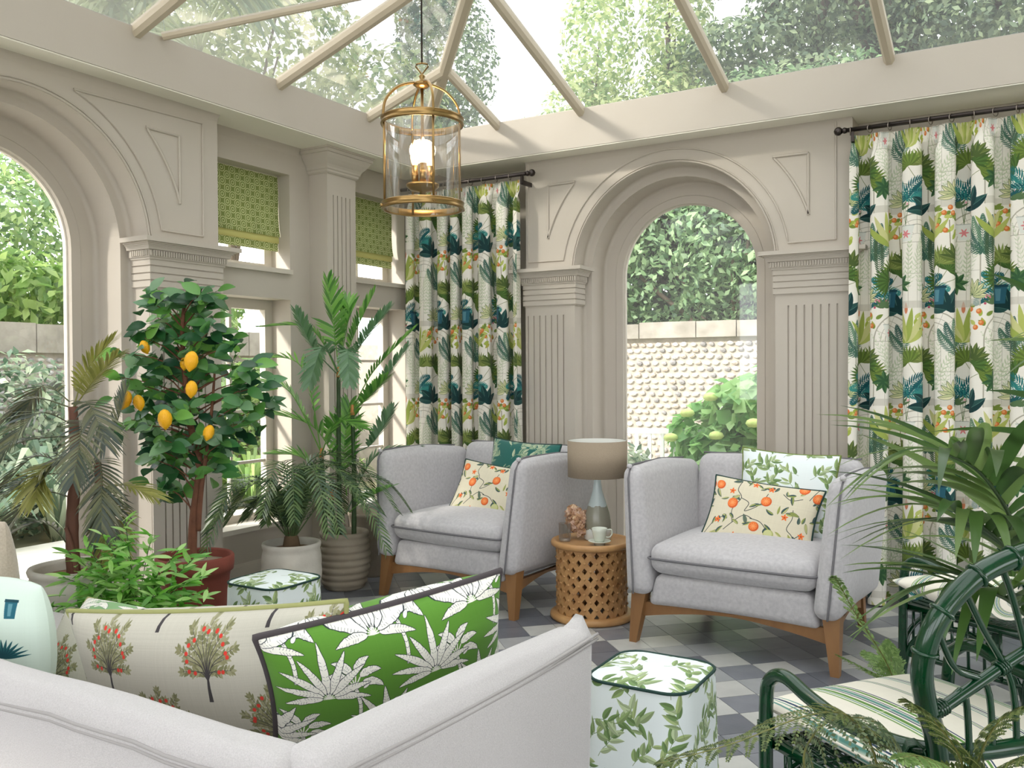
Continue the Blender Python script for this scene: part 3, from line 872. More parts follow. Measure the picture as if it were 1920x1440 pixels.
# hydrangea, bench and low growth outside the back arch
hy = thing('hydrangea', 'hydrangea bush with pale lime flower heads before the flint wall', 'shrub', (-2.22, 8.6, 0.0))
hbl = [(-.62, 0, .72, .40, .35, .40), (-.2, 0, 1.0, .42, .4, .40), (.25, .1, 1.28, .42, .4, .42), (.75, 0, 1.1, .55, .4, .62), (-.3, -.1, .5, .6, .4, .5), (.3, .1, .75, .65, .4, .6)]
crown('foliage', hbl, 2300, 0.19, lf_hyd, hy, 41, 0.72, 0.5, 0.75)
m_flower = M('hydrangea_flower', srgb(206, 218, 140), 0.8, noise=(30, 0.3), col2=srgb(178, 200, 110))
for i, (a, b, c) in enumerate([(-.75, -.25, 1.02), (-.5, -.3, 1.18), (-.25, -.2, 1.05), (.05, -.2, 1.55), (.3, -.3, 1.32), (-.42, -.38, .82), (.42, -.2, 1.66), (.55, -.38, 1.15), (-.05, -.45, .95), (.7, -.3, 1.5), (-.9, -.3, .78)]):
    mb = MB(); mb.lathe([(0.0, -.035), (.05, -.03), (.075, 0), (.06, .03), (.03, .045), (0, .05)], 10, (0, 0, 0))
    o = part('flower_head', mb, m_flower, hy, loc=(a, b, c))
m_white = M('white_metal', srgb(245, 245, 242), 0.5)
be = thing('garden_bench', 'white metal garden bench before the flint wall', 'bench', (-3.20, 8.45, -0.12), math.radians(8))
for nm, bx in (('top_rail', ((-.62, -.02, .93), (.62, .02, .98))), ('lower_rail', ((-.62, -.02, .52), (.62, .02, .55))), ('seat', ((-.62, -.5, .44), (.62, 0, .47)))):
    mb = MB(); mb.box(*bx); part(nm, mb, m_white, be)
for i in range(10):
    mb = MB(); c = -.58 + i * .129; mb.box((c - .018, -.012, .54), (c + .018, .012, .94)); part('slat', mb, m_white, be)
for sx in (-.6, .6):
    mb = MB(); mb.tube(bez([(sx, 0, .75), (sx, -.3, .74), (sx, -.52, .66), (sx, -.5, .47)], 6), .016, 6); part('armrest', mb, m_white, be)
    for yy in (-.48, 0):
        mb = MB(); mb.tube([(sx, yy, 0), (sx, yy, .46)], .018, 6); part('leg', mb, m_white, be)
tree('low_shrub', 'low leafy growth under the white bench', 'shrub', (-2.9, 7.7, -0.12), 0.4,
     [(-3.4, 7.7, .35, .4, .3, .42), (-2.8, 7.6, .3, .4, .3, .35), (-2.2, 7.6, .3, .4, .3, .35)], 2200, 0.09, lf_grey, 42, trunk=0.02)
# ================================================================== PRINTED CLOTHS (drawn here, shape by shape)
class Cloth:
    """a small repeat-pattern painter; x 0..1 across the repeat, y 0..asp up it"""
    def __init__(s, px, asp, bg, tex=0.0, seed=1):
        s.w = px * 2; s.h = int(px * asp) * 2; s.asp = asp
        s.a = np.empty((s.h, s.w, 3), np.float32); s.a[:] = np.array(bg, np.float32) / 255
        if tex:
            g = np.random.default_rng(seed)
            s.a += (g.random((s.h, 1, 1)) - .5).astype(np.float32) * tex + (g.random((1, s.w, 1)) - .5).astype(np.float32) * tex + (g.random((s.h, s.w, 1)) - .5).astype(np.float32) * tex
    def poly(s, pts, col, al=1.0):
        P = np.array([(p[0], p[1]) for p in pts], np.float64) * s.w
        x0, y0 = np.floor(P.min(0)).astype(int); x1, y1 = np.ceil(P.max(0)).astype(int) + 1
        if x1 - x0 < 1 or y1 - y0 < 1: return
        X = np.arange(x0, x1) + .5; Y = np.arange(y0, y1) + .5
        ins = np.zeros((len(Y), len(X)), bool)
        Q = np.roll(P, -1, 0)
        for (ax, ay), (bx, by) in zip(P, Q):
            if ay == by: continue
            c = (ay > Y) != (by > Y)
            if not c.any(): continue
            xi = ax + (Y[c] - ay) * (bx - ax) / (by - ay)
            ins[c] ^= X[None, :] < xi[:, None]
        ix = np.ix_(np.arange(y0, y1) % s.h, np.arange(x0, x1) % s.w)
        sub = s.a[ix]
        col = np.array(col, np.float32) / 255
        sub[ins] = sub[ins] * (1 - al) + col * al
        s.a[ix] = sub
    def line(s, pts, wd, col, al=1.0, taper=False):
        n = len(pts)
        for i in range(n - 1):
            a, b = pts[i], pts[i + 1]
            dx, dy = b[0] - a[0], b[1] - a[1]
            l = math.hypot(dx, dy) or 1e-9
            q = wd * (1 - (i / n) * .8) if taper else wd
            q2 = wd * (1 - ((i + 1) / n) * .8) if taper else wd
            nx, ny = -dy / l, dx / l
            e = 0.15 * q
            ax, ay = a[0] - dx / l * e, a[1] - dy / l * e; bx, by = b[0] + dx / l * e, b[1] + dy / l * e
            s.poly([(ax + nx * q / 2, ay + ny * q / 2), (bx + nx * q2 / 2, by + ny * q2 / 2), (bx - nx * q2 / 2, by - ny * q2 / 2), (ax - nx * q / 2, ay - ny * q / 2)], col, al)
    def disc(s, x, y, r, col, al=1.0, ry=None, n=16):
        s.poly([(x + r * math.cos(2 * PI * i / n), y + (ry or r) * math.sin(2 * PI * i / n)) for i in range(n)], col, al)
    def leaf(s, x, y, ang, L, W, col, col2=None, bend=0.0, vein=None, al=1.0, edge=None, ragged=0.0, r=None, n=9):
        c = []
        px, py, a = x, y, ang
        st = L / n
        for i in range(n + 1):
            c.append((px, py, a)); px += st * math.cos(a); py += st * math.sin(a); a += bend / n
        hw = [W / 2 * math.sin(PI * min(1, (i / n) ** .75)) ** .8 if 0 < i < n else 0 for i in range(n + 1)]
        if ragged and r: hw = [h * (1 - ragged * r.random()) for h in hw]
        up = [(p[0] - math.sin(p[2]) * h, p[1] + math.cos(p[2]) * h) for p, h in zip(c, hw)]
        dn = [(p[0] + math.sin(p[2]) * h, p[1] - math.cos(p[2]) * h) for p, h in zip(c, hw)]
        if edge:
            k = W * .05 + .0010
            s.poly([(p[0] - math.sin(p[2]) * (h + k), p[1] + math.cos(p[2]) * (h + k)) for p, h in zip(c, hw)] + [(p[0] + math.sin(p[2]) * (h + k), p[1] - math.cos(p[2]) * (h + k)) for p, h in zip(c, hw)][::-1], edge, al)
        s.poly(up + dn[::-1], col, al)
        if col2: s.poly([(p[0], p[1]) for p in c] + dn[::-1], col2, al)
        if vein: s.line([(p[0], p[1]) for p in c], max(W * .05, .0012), vein, al)
        return c
    def frond(s, x, y, ang, L, W, col, bend=0.0, n=16, al=1.0, wd=None, col2=None):
        px, py, a = x, y, ang
        st = L / n
        pts = []
        for i in range(n + 1):
            pts.append((px, py)); t = i / n
            l = W * (math.sin(PI * (0.12 + 0.86 * t)) ** .7)
            q = (wd or W * .16)
            for sg in (-1, 1):
                b = a + sg * (1.05 - .5 * t)
                s.leaf(px, py, b, l, q, col if sg > 0 else (col2 or col), bend=-sg * .5, al=al, n=4)
            px += st * math.cos(a); py += st * math.sin(a); a += bend / n
        s.line(pts, W * .03 + .001, col, al)
    def fade(s, k):
        bg = np.array((240, 234, 221), np.float32) / 255
        g = s.a.mean(2, keepdims=True)
        s.a = (s.a * .82 + g * .18) * (1 - k) + bg * k
        return s
    def image(s, name):
        a = s.a.reshape(s.h // 2, 2, s.w // 2, 2, 3).mean((1, 3))
        h, w_ = a.shape[:2]
        im = bpy.data.images.new(name, w_, h, alpha=False)
        out = np.ones((h, w_, 4), np.float32); out[..., :3] = np.clip(a, 0, 1)
        im.pixels.foreach_set(out.ravel())
        im.update()
        return im

def clothmat(name, im, rough=0.8, su=1.0, sv=1.0, trans=0.0, bump=0.05, sheen=0.1):
    m = bpy.data.materials.new(name); m.use_nodes = True
    t = m.node_tree; b = t.nodes['Principled BSDF']
    uv = t.nodes.new('ShaderNodeUVMap')
    mp = t.nodes.new('ShaderNodeMapping'); mp.inputs['Scale'].default_value = (su, sv, 1)
    tx = t.nodes.new('ShaderNodeTexImage'); tx.image = im
    t.links.new(uv.outputs[0], mp.inputs[0]); t.links.new(mp.outputs[0], tx.inputs[0])
    t.links.new(tx.outputs[0], b.inputs['Base Color'])
    b.inputs['Roughness'].default_value = rough; b.inputs['Specular IOR Level'].default_value = 0.25
    b.inputs['Sheen Weight'].default_value = sheen
    if bump:
        n2 = t.nodes.new('ShaderNodeTexNoise'); n2.inputs['Scale'].default_value = 260
        bp = t.nodes.new('ShaderNodeBump'); bp.inputs['Strength'].default_value = bump; bp.inputs['Distance'].default_value = 0.004
        t.links.new(uv.outputs[0], n2.inputs['Vector']); t.links.new(n2.outputs[0], bp.inputs['Height']); t.links.new(bp.outputs[0], b.inputs['Normal'])
    if trans:
        tr = t.nodes.new('ShaderNodeBsdfTranslucent'); mx = t.nodes.new('ShaderNodeMixShader'); mx.inputs[0].default_value = trans
        t.links.new(tx.outputs[0], tr.inputs[0]); t.links.new(b.outputs[0], mx.inputs[1]); t.links.new(tr.outputs[0], mx.inputs[2])
        t.links.new(mx.outputs[0], t.nodes['Material Output'].inputs[0])
    return m

def pot_motif(c, x, y, w_, h, col, hi):
    c.poly([(x - w_ / 2, y + h), (x + w_ / 2, y + h), (x + w_ * .38, y), (x - w_ * .38, y)], col)
    c.poly([(x - w_ * .2, y + h * .8), (x + w_ * .15, y + h * .8), (x + w_ * .1, y + h * .15), (x - w_ * .15, y + h * .15)], hi, .5)
    c.poly([(x - w_ * .55, y + h * .88), (x + w_ * .55, y + h * .88), (x + w_ * .55, y + h * 1.02), (x - w_ * .55, y + h * 1.02)], tuple(q * .7 for q in col))
def fan_motif(c, x, y, R, cols, r, n=5):
    for k in range(n):
        a = PI * (.12 + .76 * k / (n - 1)) + r.uniform(-.1, .1)
        l = R * r.uniform(.45, .75)
        hx, hy = x + l * math.cos(a), y + l * math.sin(a)
        c.line([(x, y), (hx, hy)], .004, (120, 130, 70))
        col = cols[k % len(cols)]
        for j in range(15):
            b = a - 1.5 + 3.0 * j / 14
            c.leaf(hx, hy, b, R * .52 * (1 - .12 * abs(j - 7) / 7), R * .085, col if j % 2 else tuple(q * .82 for q in col), n=4)
def orange_motif(c, x, y, R, r):
    c.line([(x, y), (x + .01, y - R * 1.3)], .006, (120, 110, 70))
    for k in range(34):
        a = r.uniform(0, 2 * PI); d = R * math.sqrt(r.random())
        c.leaf(x + d * math.cos(a), y + d * .8 * math.sin(a), r.uniform(0, 2 * PI), R * .42, R * .2, r.choice([(166, 184, 62), (196, 204, 96), (120, 146, 52), (178, 176, 60)]), None, r.uniform(-.6, .6))
    for k in range(9):
        a = r.uniform(0, 2 * PI); d = R * .8 * math.sqrt(r.random())
        X, Y = x + d * math.cos(a), y + d * .8 * math.sin(a)
        c.disc(X, Y, R * .13, (232, 116, 46)); c.disc(X - R * .03, Y + R * .03, R * .07, (250, 172, 104), .8)
def arch_motif(c, x, y, R, col=(176, 170, 150)):
    for q, w_ in ((1.0, .010), (.78, .004), (.62, .006), (.3, .003)):
        c.line([(x + R * q * math.cos(PI * i / 18), y + R * q * math.sin(PI * i / 18)) for i in range(19)], w_, col)
    for i in range(1, 8):
        a = PI * i / 8
        c.line([(x + R * .3 * math.cos(a), y + R * .3 * math.sin(a)), (x + R * math.cos(a), y + R * math.sin(a))], .0025, col)
    for q in (-1.0, -.62, -.3, 0, .3, .62, 1.0):
        c.line([(x + R * q, y), (x + R * q, y - R * 2.3)], .010 if abs(q) == 1 else .003, col)
    c.line([(x - R, y), (x + R, y)], .004, col); c.line([(x - R, y - R * 1.1), (x + R, y - R * 1.1)], .003, col)
    c.poly([(x - R, y - R * 2.3), (x + R, y - R * 2.3), (x + R, y - R * 2.05), (x - R, y - R * 2.05)], (206, 200, 184), .7)

def curtain_print():
    r = random.Random(5)
    c = Cloth(640, 1.62, (240, 234, 221), .012)
    H = 1.62
    for ox, oy in ((0, 0), (.5, .81)):
        arch_motif(c, .25 + ox, .62 + oy, .235)
        # soft pale fern behind the glass
        for k in range(10):
            c.frond(.25 + ox + r.uniform(-.12, .12), .22 + oy, PI / 2 + r.uniform(-.35, .35), .5, .05, (176, 194, 146), r.uniform(-.5, .5), 14, .55)
        # feathery green palm
        for k in range(7):
            c.frond(.50 + ox, .50 + oy, PI / 2 + (k - 3) * .42, .30, .07, [(64, 110, 88), (92, 136, 104), (46, 92, 82)][k % 3], (3 - k) * .35, 16, .95)
        # tall dark weeping fern
        c.frond(.565 + ox, .36 + oy, PI / 2 + .08, .42, .075, (62, 92, 62), -.15, 24, .95)
        # fan palm in a blue pot
        pot_motif(c, .79 + ox, .10 + oy, .13, .15, (32, 96, 116), (120, 178, 190))
        fan_motif(c, .79 + ox, .25 + oy, .30, [(112, 142, 48), (78, 120, 44), (140, 160, 70)], r)
        # orange tree
        orange_motif(c, .88 + ox, .78 + oy, .16, r)
        # teal palm and banana leaves
        for k in range(6):
            c.frond(.16 + ox, .98 + oy, PI * (.05 + .9 * k / 5), .24, .085, [(18, 116, 116), (40, 140, 132), (12, 88, 96)][k % 3], -1.1 if k < 3 else 1.1, 12, .95)
        for k in range(5):
            c.leaf(.36 + ox, .86 + oy, PI * (.1 + .8 * k / 4), .20, .085, (24, 74, 70), (16, 58, 60), .5, (70, 120, 110), .95)
        c.poly([(.09 + ox, .76 + oy), (.23 + ox, .76 + oy), (.20 + ox, .63 + oy), (.12 + ox, .63 + oy)], (224, 226, 216))
        c.line([(.09 + ox, .76 + oy), (.23 + ox, .76 + oy)], .006, (170, 176, 166))
        for k in range(6): c.leaf(.16 + ox, .69 + oy, k * 1.05, .04, .014, (226, 120, 124))
        for k in range(3): c.line([(.16 + ox, .76 + oy), (.13 + ox + .03 * k, .98 + oy)], .004, (96, 120, 70))
        # yellow-green canna leaves
        for k in range(6):
            c.leaf(.66 + ox, .60 + oy, PI / 2 + (k - 2.5) * .42, .30, .055, [(186, 196, 92), (206, 206, 130), (160, 178, 70)][k % 3], None, (2.5 - k) * .2)
        c.leaf(.66 + ox, .84 + oy, PI / 2, .10, .03, (222, 126, 84))
        # striped rosette and pink flowers, star leaves
        for k in range(9):
            c.leaf(.42 + ox, .17 + oy, -.3 + PI * 1.2 * k / 8, .13, .04, (226, 222, 170), (196, 202, 140), .5 - k * .12, (58, 84, 48), 1.0, (70, 96, 60))
        for k in range(8): c.leaf(.10 + ox, .28 + oy, k * .79, .10, .042, (70, 116, 62), (46, 92, 52), .2)
        for k in range(16):
            c.disc(.60 + ox + r.uniform(-.08, .08), .115 + oy + r.uniform(-.025, .04), .010, r.choice([(216, 112, 128), (236, 168, 176), (196, 80, 104)]))
        for k in range(7): c.leaf(.60 + ox, .09 + oy, PI * (.05 + .9 * k / 6), .10, .022, (84, 118, 72), None, .4 - .13 * k)
        for k in range(6): c.leaf(.93 + ox, .46 + oy, PI * (.1 + .8 * k / 5), .14, .05, (98, 118, 46), (74, 98, 40), 0, (150, 160, 90))
    return c.fade(.02).image('curtain_print')

def leaf_print(bg, cols, veins, seed, pale=True, n=16, px=512, tex=.006):
    """trailing stems with long watercolour leaves"""
    r = random.Random(seed)
    c = Cloth(px, 1.0, bg, tex)
    k = 0
    for i in range(n):
        x, y = (i % 4 + .15 * (i // 4 % 2 * 3) + r.uniform(-.25, .25)) / 4, (i // 4 + r.uniform(-.25, .25)) / 4
        a = r.uniform(0.3, 2.8)
        pts = []
        for q in range(7):
            pts.append((x, y)); x += .040 * math.cos(a); y += .040 * math.sin(a); a += r.uniform(-.3, .3)
        c.line(pts, .004, r.choice(veins))
        for q in range(1, 7):
            for sg in (-1, 1):
                if r.random() < .42: continue
                col = r.choice(cols)
                c.leaf(pts[q][0], pts[q][1], math.atan2(pts[q][1] - pts[q - 1][1], pts[q][0] - pts[q - 1][0]) + sg * r.uniform(.5, 1.1), r.uniform(.085, .18), r.uniform(.028, .056), col, tuple(v * .86 for v in col), sg * r.uniform(-.7, .4), r.choice(veins))
    return c.image('leaf_print_%d' % seed)

def orange_print():
    r = random.Random(9)
    c = Cloth(700, .62, (214, 206, 182), .03)
    stem = (52, 60, 58)
    def br(p): c.line([tuple(q) for q in [(v.x, v.y) for v in bez([(a, b, 0) for a, b in p], 6)]], .006, stem)
    br([(.02, .04), (.08, .16), (.16, .22)]); br([(.2, .1), (.27, .18), (.36, .26), (.44, .24)]); br([(.27, .60), (.25, .5), (.30, .42), (.24, .30), (.27, .18)])
    br([(.30, .42), (.38, .38), (.36, .30), (.48, .38), (.53, .5)]); br([(.42, .24), (.52, .22), (.6, .14)]); br([(.66, .52), (.74, .47), (.84, .5)])
    br([(.86, .02), (.82, .14), (.76, .2), (.79, .3), (.78, .38)]); br([(.83, .12), (.9, .18)]); br([(.95, .62), (.9, .5)])
    lv = [(96, 112, 96), (72, 92, 88), (168, 172, 96), (186, 186, 124), (60, 84, 84), (146, 156, 84)]
    for k in range(58):
        x, y = (k * .618) % 1, (k * .287 + .02) % .62
        c.leaf(x, y, r.uniform(0, 2 * PI), r.uniform(.06, .10), r.uniform(.022, .034), r.choice(lv), r.choice(lv), r.uniform(-.7, .7), stem, 1.0, (70, 80, 72) if k % 2 else None)
    for x, y, R in ((.23, .36, .050), (.53, .42, .048), (.47, .17, .046), (.97, .53, .048), (.07, .53, .045), (.83, -.02, .048), (.36, .02, .03)):
        c.disc(x, y, R, (206, 92, 44)); c.disc(x - .006, y + .006, R * .86, (230, 122, 62))
        for k in range(8):
            a = k * .8; c.leaf(x - .004, y + .004, a, R * .7, R * .16, (240, 166, 106), al=.7)
    c.disc(.61, .12, .047, (170, 174, 110)); c.disc(.605, .125, .038, (196, 198, 142))
    for x, y in ((.2, .48), (.55, .55), (.12, .19), (.9, .16), (.3, .06), (.72, .30), (.40, .58)):
        for k in range(5): c.leaf(x, y, k * 1.257 + .3, .035, .018, (222, 100, 48), (236, 130, 70))
        c.disc(x, y, .007, (180, 70, 30))
    return c.image('orange_print')

def tree_print():
    r = random.Random(3)
    c = Cloth(600, 1.0, (186, 182, 169), .035)
    def tree_(x, y, s_):
        st = (62, 58, 60)
        top = (x + .004, y + .17 * s_); cx, cy = x, y + .34 * s_
        c.poly([(x - .018 * s_, y), (x + .018 * s_, y), (top[0] + .009 * s_, top[1]), (top[0] - .009 * s_, top[1])], st)
        twigs = []
        for k in range(15):
            a = -.55 * PI + 2 * PI * (k + .5) / 15 * .55 + PI * .0 if False else PI * (-.28 + 1.56 * k / 14)
            R_ = .245 * s_ * (1 if k % 2 else .72)
            e = (cx + R_ * math.cos(a), cy + R_ * .92 * math.sin(a))
            m_ = (x + (e[0] - x) * .28, top[1] + (e[1] - top[1]) * .42 + .03 * s_)
            twigs.append([(v.x, v.y) for v in bez([(top[0], top[1] - .01 * s_, 0), (m_[0], m_[1], 0), (e[0], e[1], 0)], 7)])
        lc = [(132, 130, 96), (116, 116, 82), (148, 146, 114)]
        for p in twigs:
            for i in range(4, len(p)):
                d = math.atan2(p[i][1] - p[i - 1][1], p[i][0] - p[i - 1][0])
                for sg in (-1, 1): c.leaf(p[i][0], p[i][1], d + sg * r.uniform(.5, 1.1), .050 * s_, .022 * s_, r.choice(lc), None, r.uniform(-.3, .3))
            c.leaf(p[-1][0], p[-1][1], d, .05 * s_, .022 * s_, r.choice(lc))
        for p in twigs: c.line(p, .009 * s_, st, taper=True)
        for k, p in enumerate(twigs):
            q = p[-1 - (k * 3) % 6]; c.disc(q[0] + r.uniform(-.015, .015), q[1] + r.uniform(-.015, .015), .0155 * s_, (204, 58, 46))
    tree_(.25, .01, 1.02); tree_(.75, .51, 1.02)
    return c.image('fruit_tree_print')

def banana_print(bg, ink=(30, 40, 48), name='banana_palm_print'):
    r = random.Random(4)
    c = Cloth(600, 1.0, bg, .012)
    wh = (234, 232, 222)
    def bleaf(x, y, a, L, W, bend):
        cl = c.leaf(x, y, a, L, W, wh, None, bend, None, 1.0, ink, .25, r, 14)
        for i, p in enumerate(cl[2:-1]):
            for sg in (-1, 1):
                if r.random() < .75:
                    q = W * .46 * math.sin(PI * (i + 2) / len(cl))
                    b = p[2] + sg * 1.05
                    c.line([(p[0] + q * .25 * math.cos(b), p[1] + q * .25 * math.sin(b)), (p[0] + q * math.cos(b), p[1] + q * math.sin(b))], .0022, ink)
    def palm(x, y, s_):
        for k in range(9):
            a = PI * (.02 + .96 * k / 8); L = s_ * (.30 + .16 * math.sin(a)) * r.uniform(.9, 1.1)
            c.line([(x, y), (x + .08 * s_ * math.cos(a), y + .08 * s_ * math.sin(a))], .010, wh)
            bleaf(x + .05 * s_ * math.cos(a), y + .05 * s_ * math.sin(a), a, L, .078 * s_, (.5 if a > PI / 2 else -.5) * abs(math.cos(a)))
    def trunk(x, y, s_):
        pts = [(v.x, v.y) for v in bez([(x, y, 0), (x + .015 * s_, y + .2 * s_, 0), (x - .012 * s_, y + .4 * s_, 0)], 8)]
        c.line(pts, .040 * s_, ink); c.line(pts, .032 * s_, wh)
        for p in pts[::2]: c.line([(p[0] - .016 * s_, p[1] + .006), (p[0], p[1] - .006), (p[0] + .016 * s_, p[1] + .008)], .003, ink)
        t = pts[-1]
        for k in range(6):
            a = PI * (.02 + .96 * k / 5)
            p = [(v.x, v.y) for v in bez([(t[0], t[1], 0), (t[0] + .07 * s_ * math.cos(a), t[1] + .10 * s_ * math.sin(a) + .03, 0)], 5)]
            c.line(p, .012 * s_, wh)
            bleaf(p[-1][0], p[-1][1], a, .21 * s_, .085 * s_, 1.1 if a > PI / 2 else -1.1)
        fx, fy = t[0] - .10 * s_, t[1] - .02
        c.line([(v.x, v.y) for v in bez([(t[0], t[1], 0), (fx + .03, fy + .06, 0), (fx, fy, 0)], 6)], .006, wh)
        c.disc(fx, fy - .03, .022 * s_, ink, ry=.034 * s_); c.disc(fx, fy - .03, .018 * s_, wh, ry=.030 * s_)
        c.leaf(t[0] + .07 * s_, t[1] - .03, .5, .07 * s_, .025 * s_, wh, edge=ink)
    trunk(.02, .30, 1.0); trunk(.52, .80, 1.0); palm(.27, .12, 1.0); palm(.77, .62, 1.0)
    return c.image(name)

def stripe_print():
    c = Cloth(256, .25, (230, 224, 210), .01)
    gr, bl, te = (92, 136, 62), (30, 52, 84), (86, 138, 128)
    for x, w_, col in ((.10, .010, te), (.125, .008, te), (.15, .014, bl), (.175, .008, te), (.45, .012, gr), (.475, .012, te), (.505, .030, gr), (.545, .012, bl), (.575, .030, te), (.605, .010, bl), (.64, .024, gr), (.67, .010, bl), (.90, .006, bl), (.915, .006, gr), (.93, .006, bl)):
        c.poly([(x - w_ / 2, 0), (x + w_ / 2, 0), (x + w_ / 2, .25), (x - w_ / 2, .25)], col)
    return c.image('stripe_print')

def ring_print():
    c = Cloth(128, 1.0, (122, 134, 74), .02)
    for x, y in ((0, 0), (.5, .5)):
        for R, col in ((.33, (196, 200, 150)), (.27, (122, 134, 74)), (.16, (196, 200, 150)), (.10, (122, 134, 74))): c.disc(x + .25, y + .25, R, col, n=24)
    return c.image('ring_print')

def aqua_print():
    r = random.Random(8)
    c = Cloth(420, 1.0, (206, 222, 210), .01)
    pot_motif(c, .84, .74, .09, .14, (34, 96, 112), (150, 190, 196)); pot_motif(c, .62, .60, .10, .16, (34, 96, 112), (150, 190, 196)); pot_motif(c, .2, .62, .10, .16, (34, 96, 112), (150, 190, 196))
    for k in range(13): c.leaf(.80, .42, PI * (.05 + .9 * k / 12), .16, .022, (28, 92, 96), (16, 70, 80), .1)
    for k in range(9): c.frond(.85, .05, PI / 2 + (k - 4) * .2, .25, .05, (176, 194, 160), 0, 10, .7)
    for k in range(7): c.frond(.4, .9, PI / 2 + (k - 3) * .5, .22, .04, (186, 190, 160), .4, 10, .6)
    return c.image('aqua_print')

im_cur = curtain_print()
mat_cur = clothmat('curtain_cloth', im_cur, 0.85, 1 / .72, 1 / 1.166, trans=0.12)
mat_leafw = clothmat('white_leaf_cloth', leaf_print((226, 234, 234), [(142, 166, 108), (168, 186, 128), (112, 142, 86), (186, 202, 160), (156, 176, 128)], [(104, 128, 80), (122, 142, 100)], 17), 0.7, 1 / .42, 1 / .42)
mat_teal = clothmat('teal_leaf_cloth', leaf_print((18, 92, 84), [(150, 172, 138), (180, 192, 160), (120, 152, 124)], [(176, 192, 160), (150, 172, 138)], 19), 0.6, 1 / .40, 1 / .40, sheen=.4)
mat_orange = clothmat('orange_cloth', orange_print())
mat_tree = clothmat('fruit_tree_cloth', tree_print(), 0.9, 1 / .37, 1 / .37)
mat_banana = clothmat('banana_palm_cloth', banana_print((88, 138, 46)), 0.75, 1 / .29, 1 / .29)
mat_banana2 = clothmat('pale_banana_palm_cloth', banana_print((128, 168, 116), (120, 140, 130), 'pale_banana_print'), 0.75, 1 / .42, 1 / .42)
mat_stripe = clothmat('striped_cloth', stripe_print(), 0.8, 1 / .37, 1 / .37)
mat_ring = clothmat('ring_cloth', ring_print(), 0.8, 1 / .088, 1 / .088, trans=0.08)
mat_aqua = clothmat('aqua_cloth', aqua_print())
# ================================================================== UPHOLSTERY
def fabric(name, c, c2, sc1=120, st=None):
    m = M(name, srgb(*c), 0.92, noise=(sc1, 0.45), col2=srgb(*c2), bump=(420, 0.25), spec=0.15, sheen=0.35)
    return m
m_grey = fabric('grey_chenille', (202, 199, 200), (164, 161, 164), 60)
m_pale = fabric('pale_grey_chenille', (198, 194, 193), (162, 158, 158), 330)
m_piping = M('grey_piping', srgb(112, 110, 113), 0.9)
m_palepipe = M('pale_piping', srgb(158, 154, 152), 0.9)
m_wood = M('oak', srgb(150, 110, 70), 0.4, noise=(14, 0.35), col2=srgb(120, 84, 52), stretch=(1, 1, .15), spec=0.4)
m_beige = fabric('beige_tweed', (196, 184, 166), (160, 148, 132), 160)

def pad(hx, hy, hz, r, n=10, bulge=(0, 0, 0), warp=None):
    """rounded upholstered block, each face swelling by bulge; warp bends it afterwards"""
    mb = MB()
    H = (hx, hy, hz)
    def pt(p):
        v = [p[i] * H[i] for i in range(3)]
        inn = [max(-H[i] + r, min(H[i] - r, v[i])) for i in range(3)]
        d = Vector([v[i] - inn[i] for i in range(3)])
        if d.length > 1e-9: v = list(Vector(inn) + d.normalized() * r)
        for i in range(3):
            j, k = (i + 1) % 3, (i + 2) % 3
            f = (1 - p[j] ** 2) * (1 - p[k] ** 2)
            v[i] += (1 if p[i] > 0 else -1) * (abs(p[i]) > .999) * bulge[i] * f if abs(p[i]) > .999 else 0
        if warp: v = warp(v[0], v[1], v[2])
        return tuple(v)
    # non-uniform steps keep the rounded edges smooth
    def steps(h):
        e = min(.45, r / h)
        a = [-1 + e * q for q in (0, .3, .65, 1)]
        m_ = [(-1 + e) + (2 - 2 * e) * i / n for i in range(1, n)]
        return a + m_ + [-q for q in a[::-1]]
    S_ = [steps(h) for h in H]
    for ax in range(3):
        j, k = (ax + 1) % 3, (ax + 2) % 3
        for sg in (-1, 1):
            vs = []; us, ws = S_[j], S_[k]
            for a in us:
                for b in ws:
                    p = [0, 0, 0]; p[ax] = sg; p[j] = a; p[k] = b
                    vs.append(pt(p))
            fs = []
            for i in range(len(us) - 1):
                for q in range(len(ws) - 1):
                    f = (i * len(ws) + q, (i + 1) * len(ws) + q, (i + 1) * len(ws) + q + 1, i * len(ws) + q + 1)
                    fs.append(f if sg > 0 else f[::-1])
            mb.add(vs, fs, smooth=True)
    return mb

def weld(o):
    import bmesh
    bm = bmesh.new(); bm.from_mesh(o.data); bmesh.ops.remove_doubles(bm, verts=bm.verts, dist=1e-5); bm.to_mesh(o.data); bm.free()
    return o

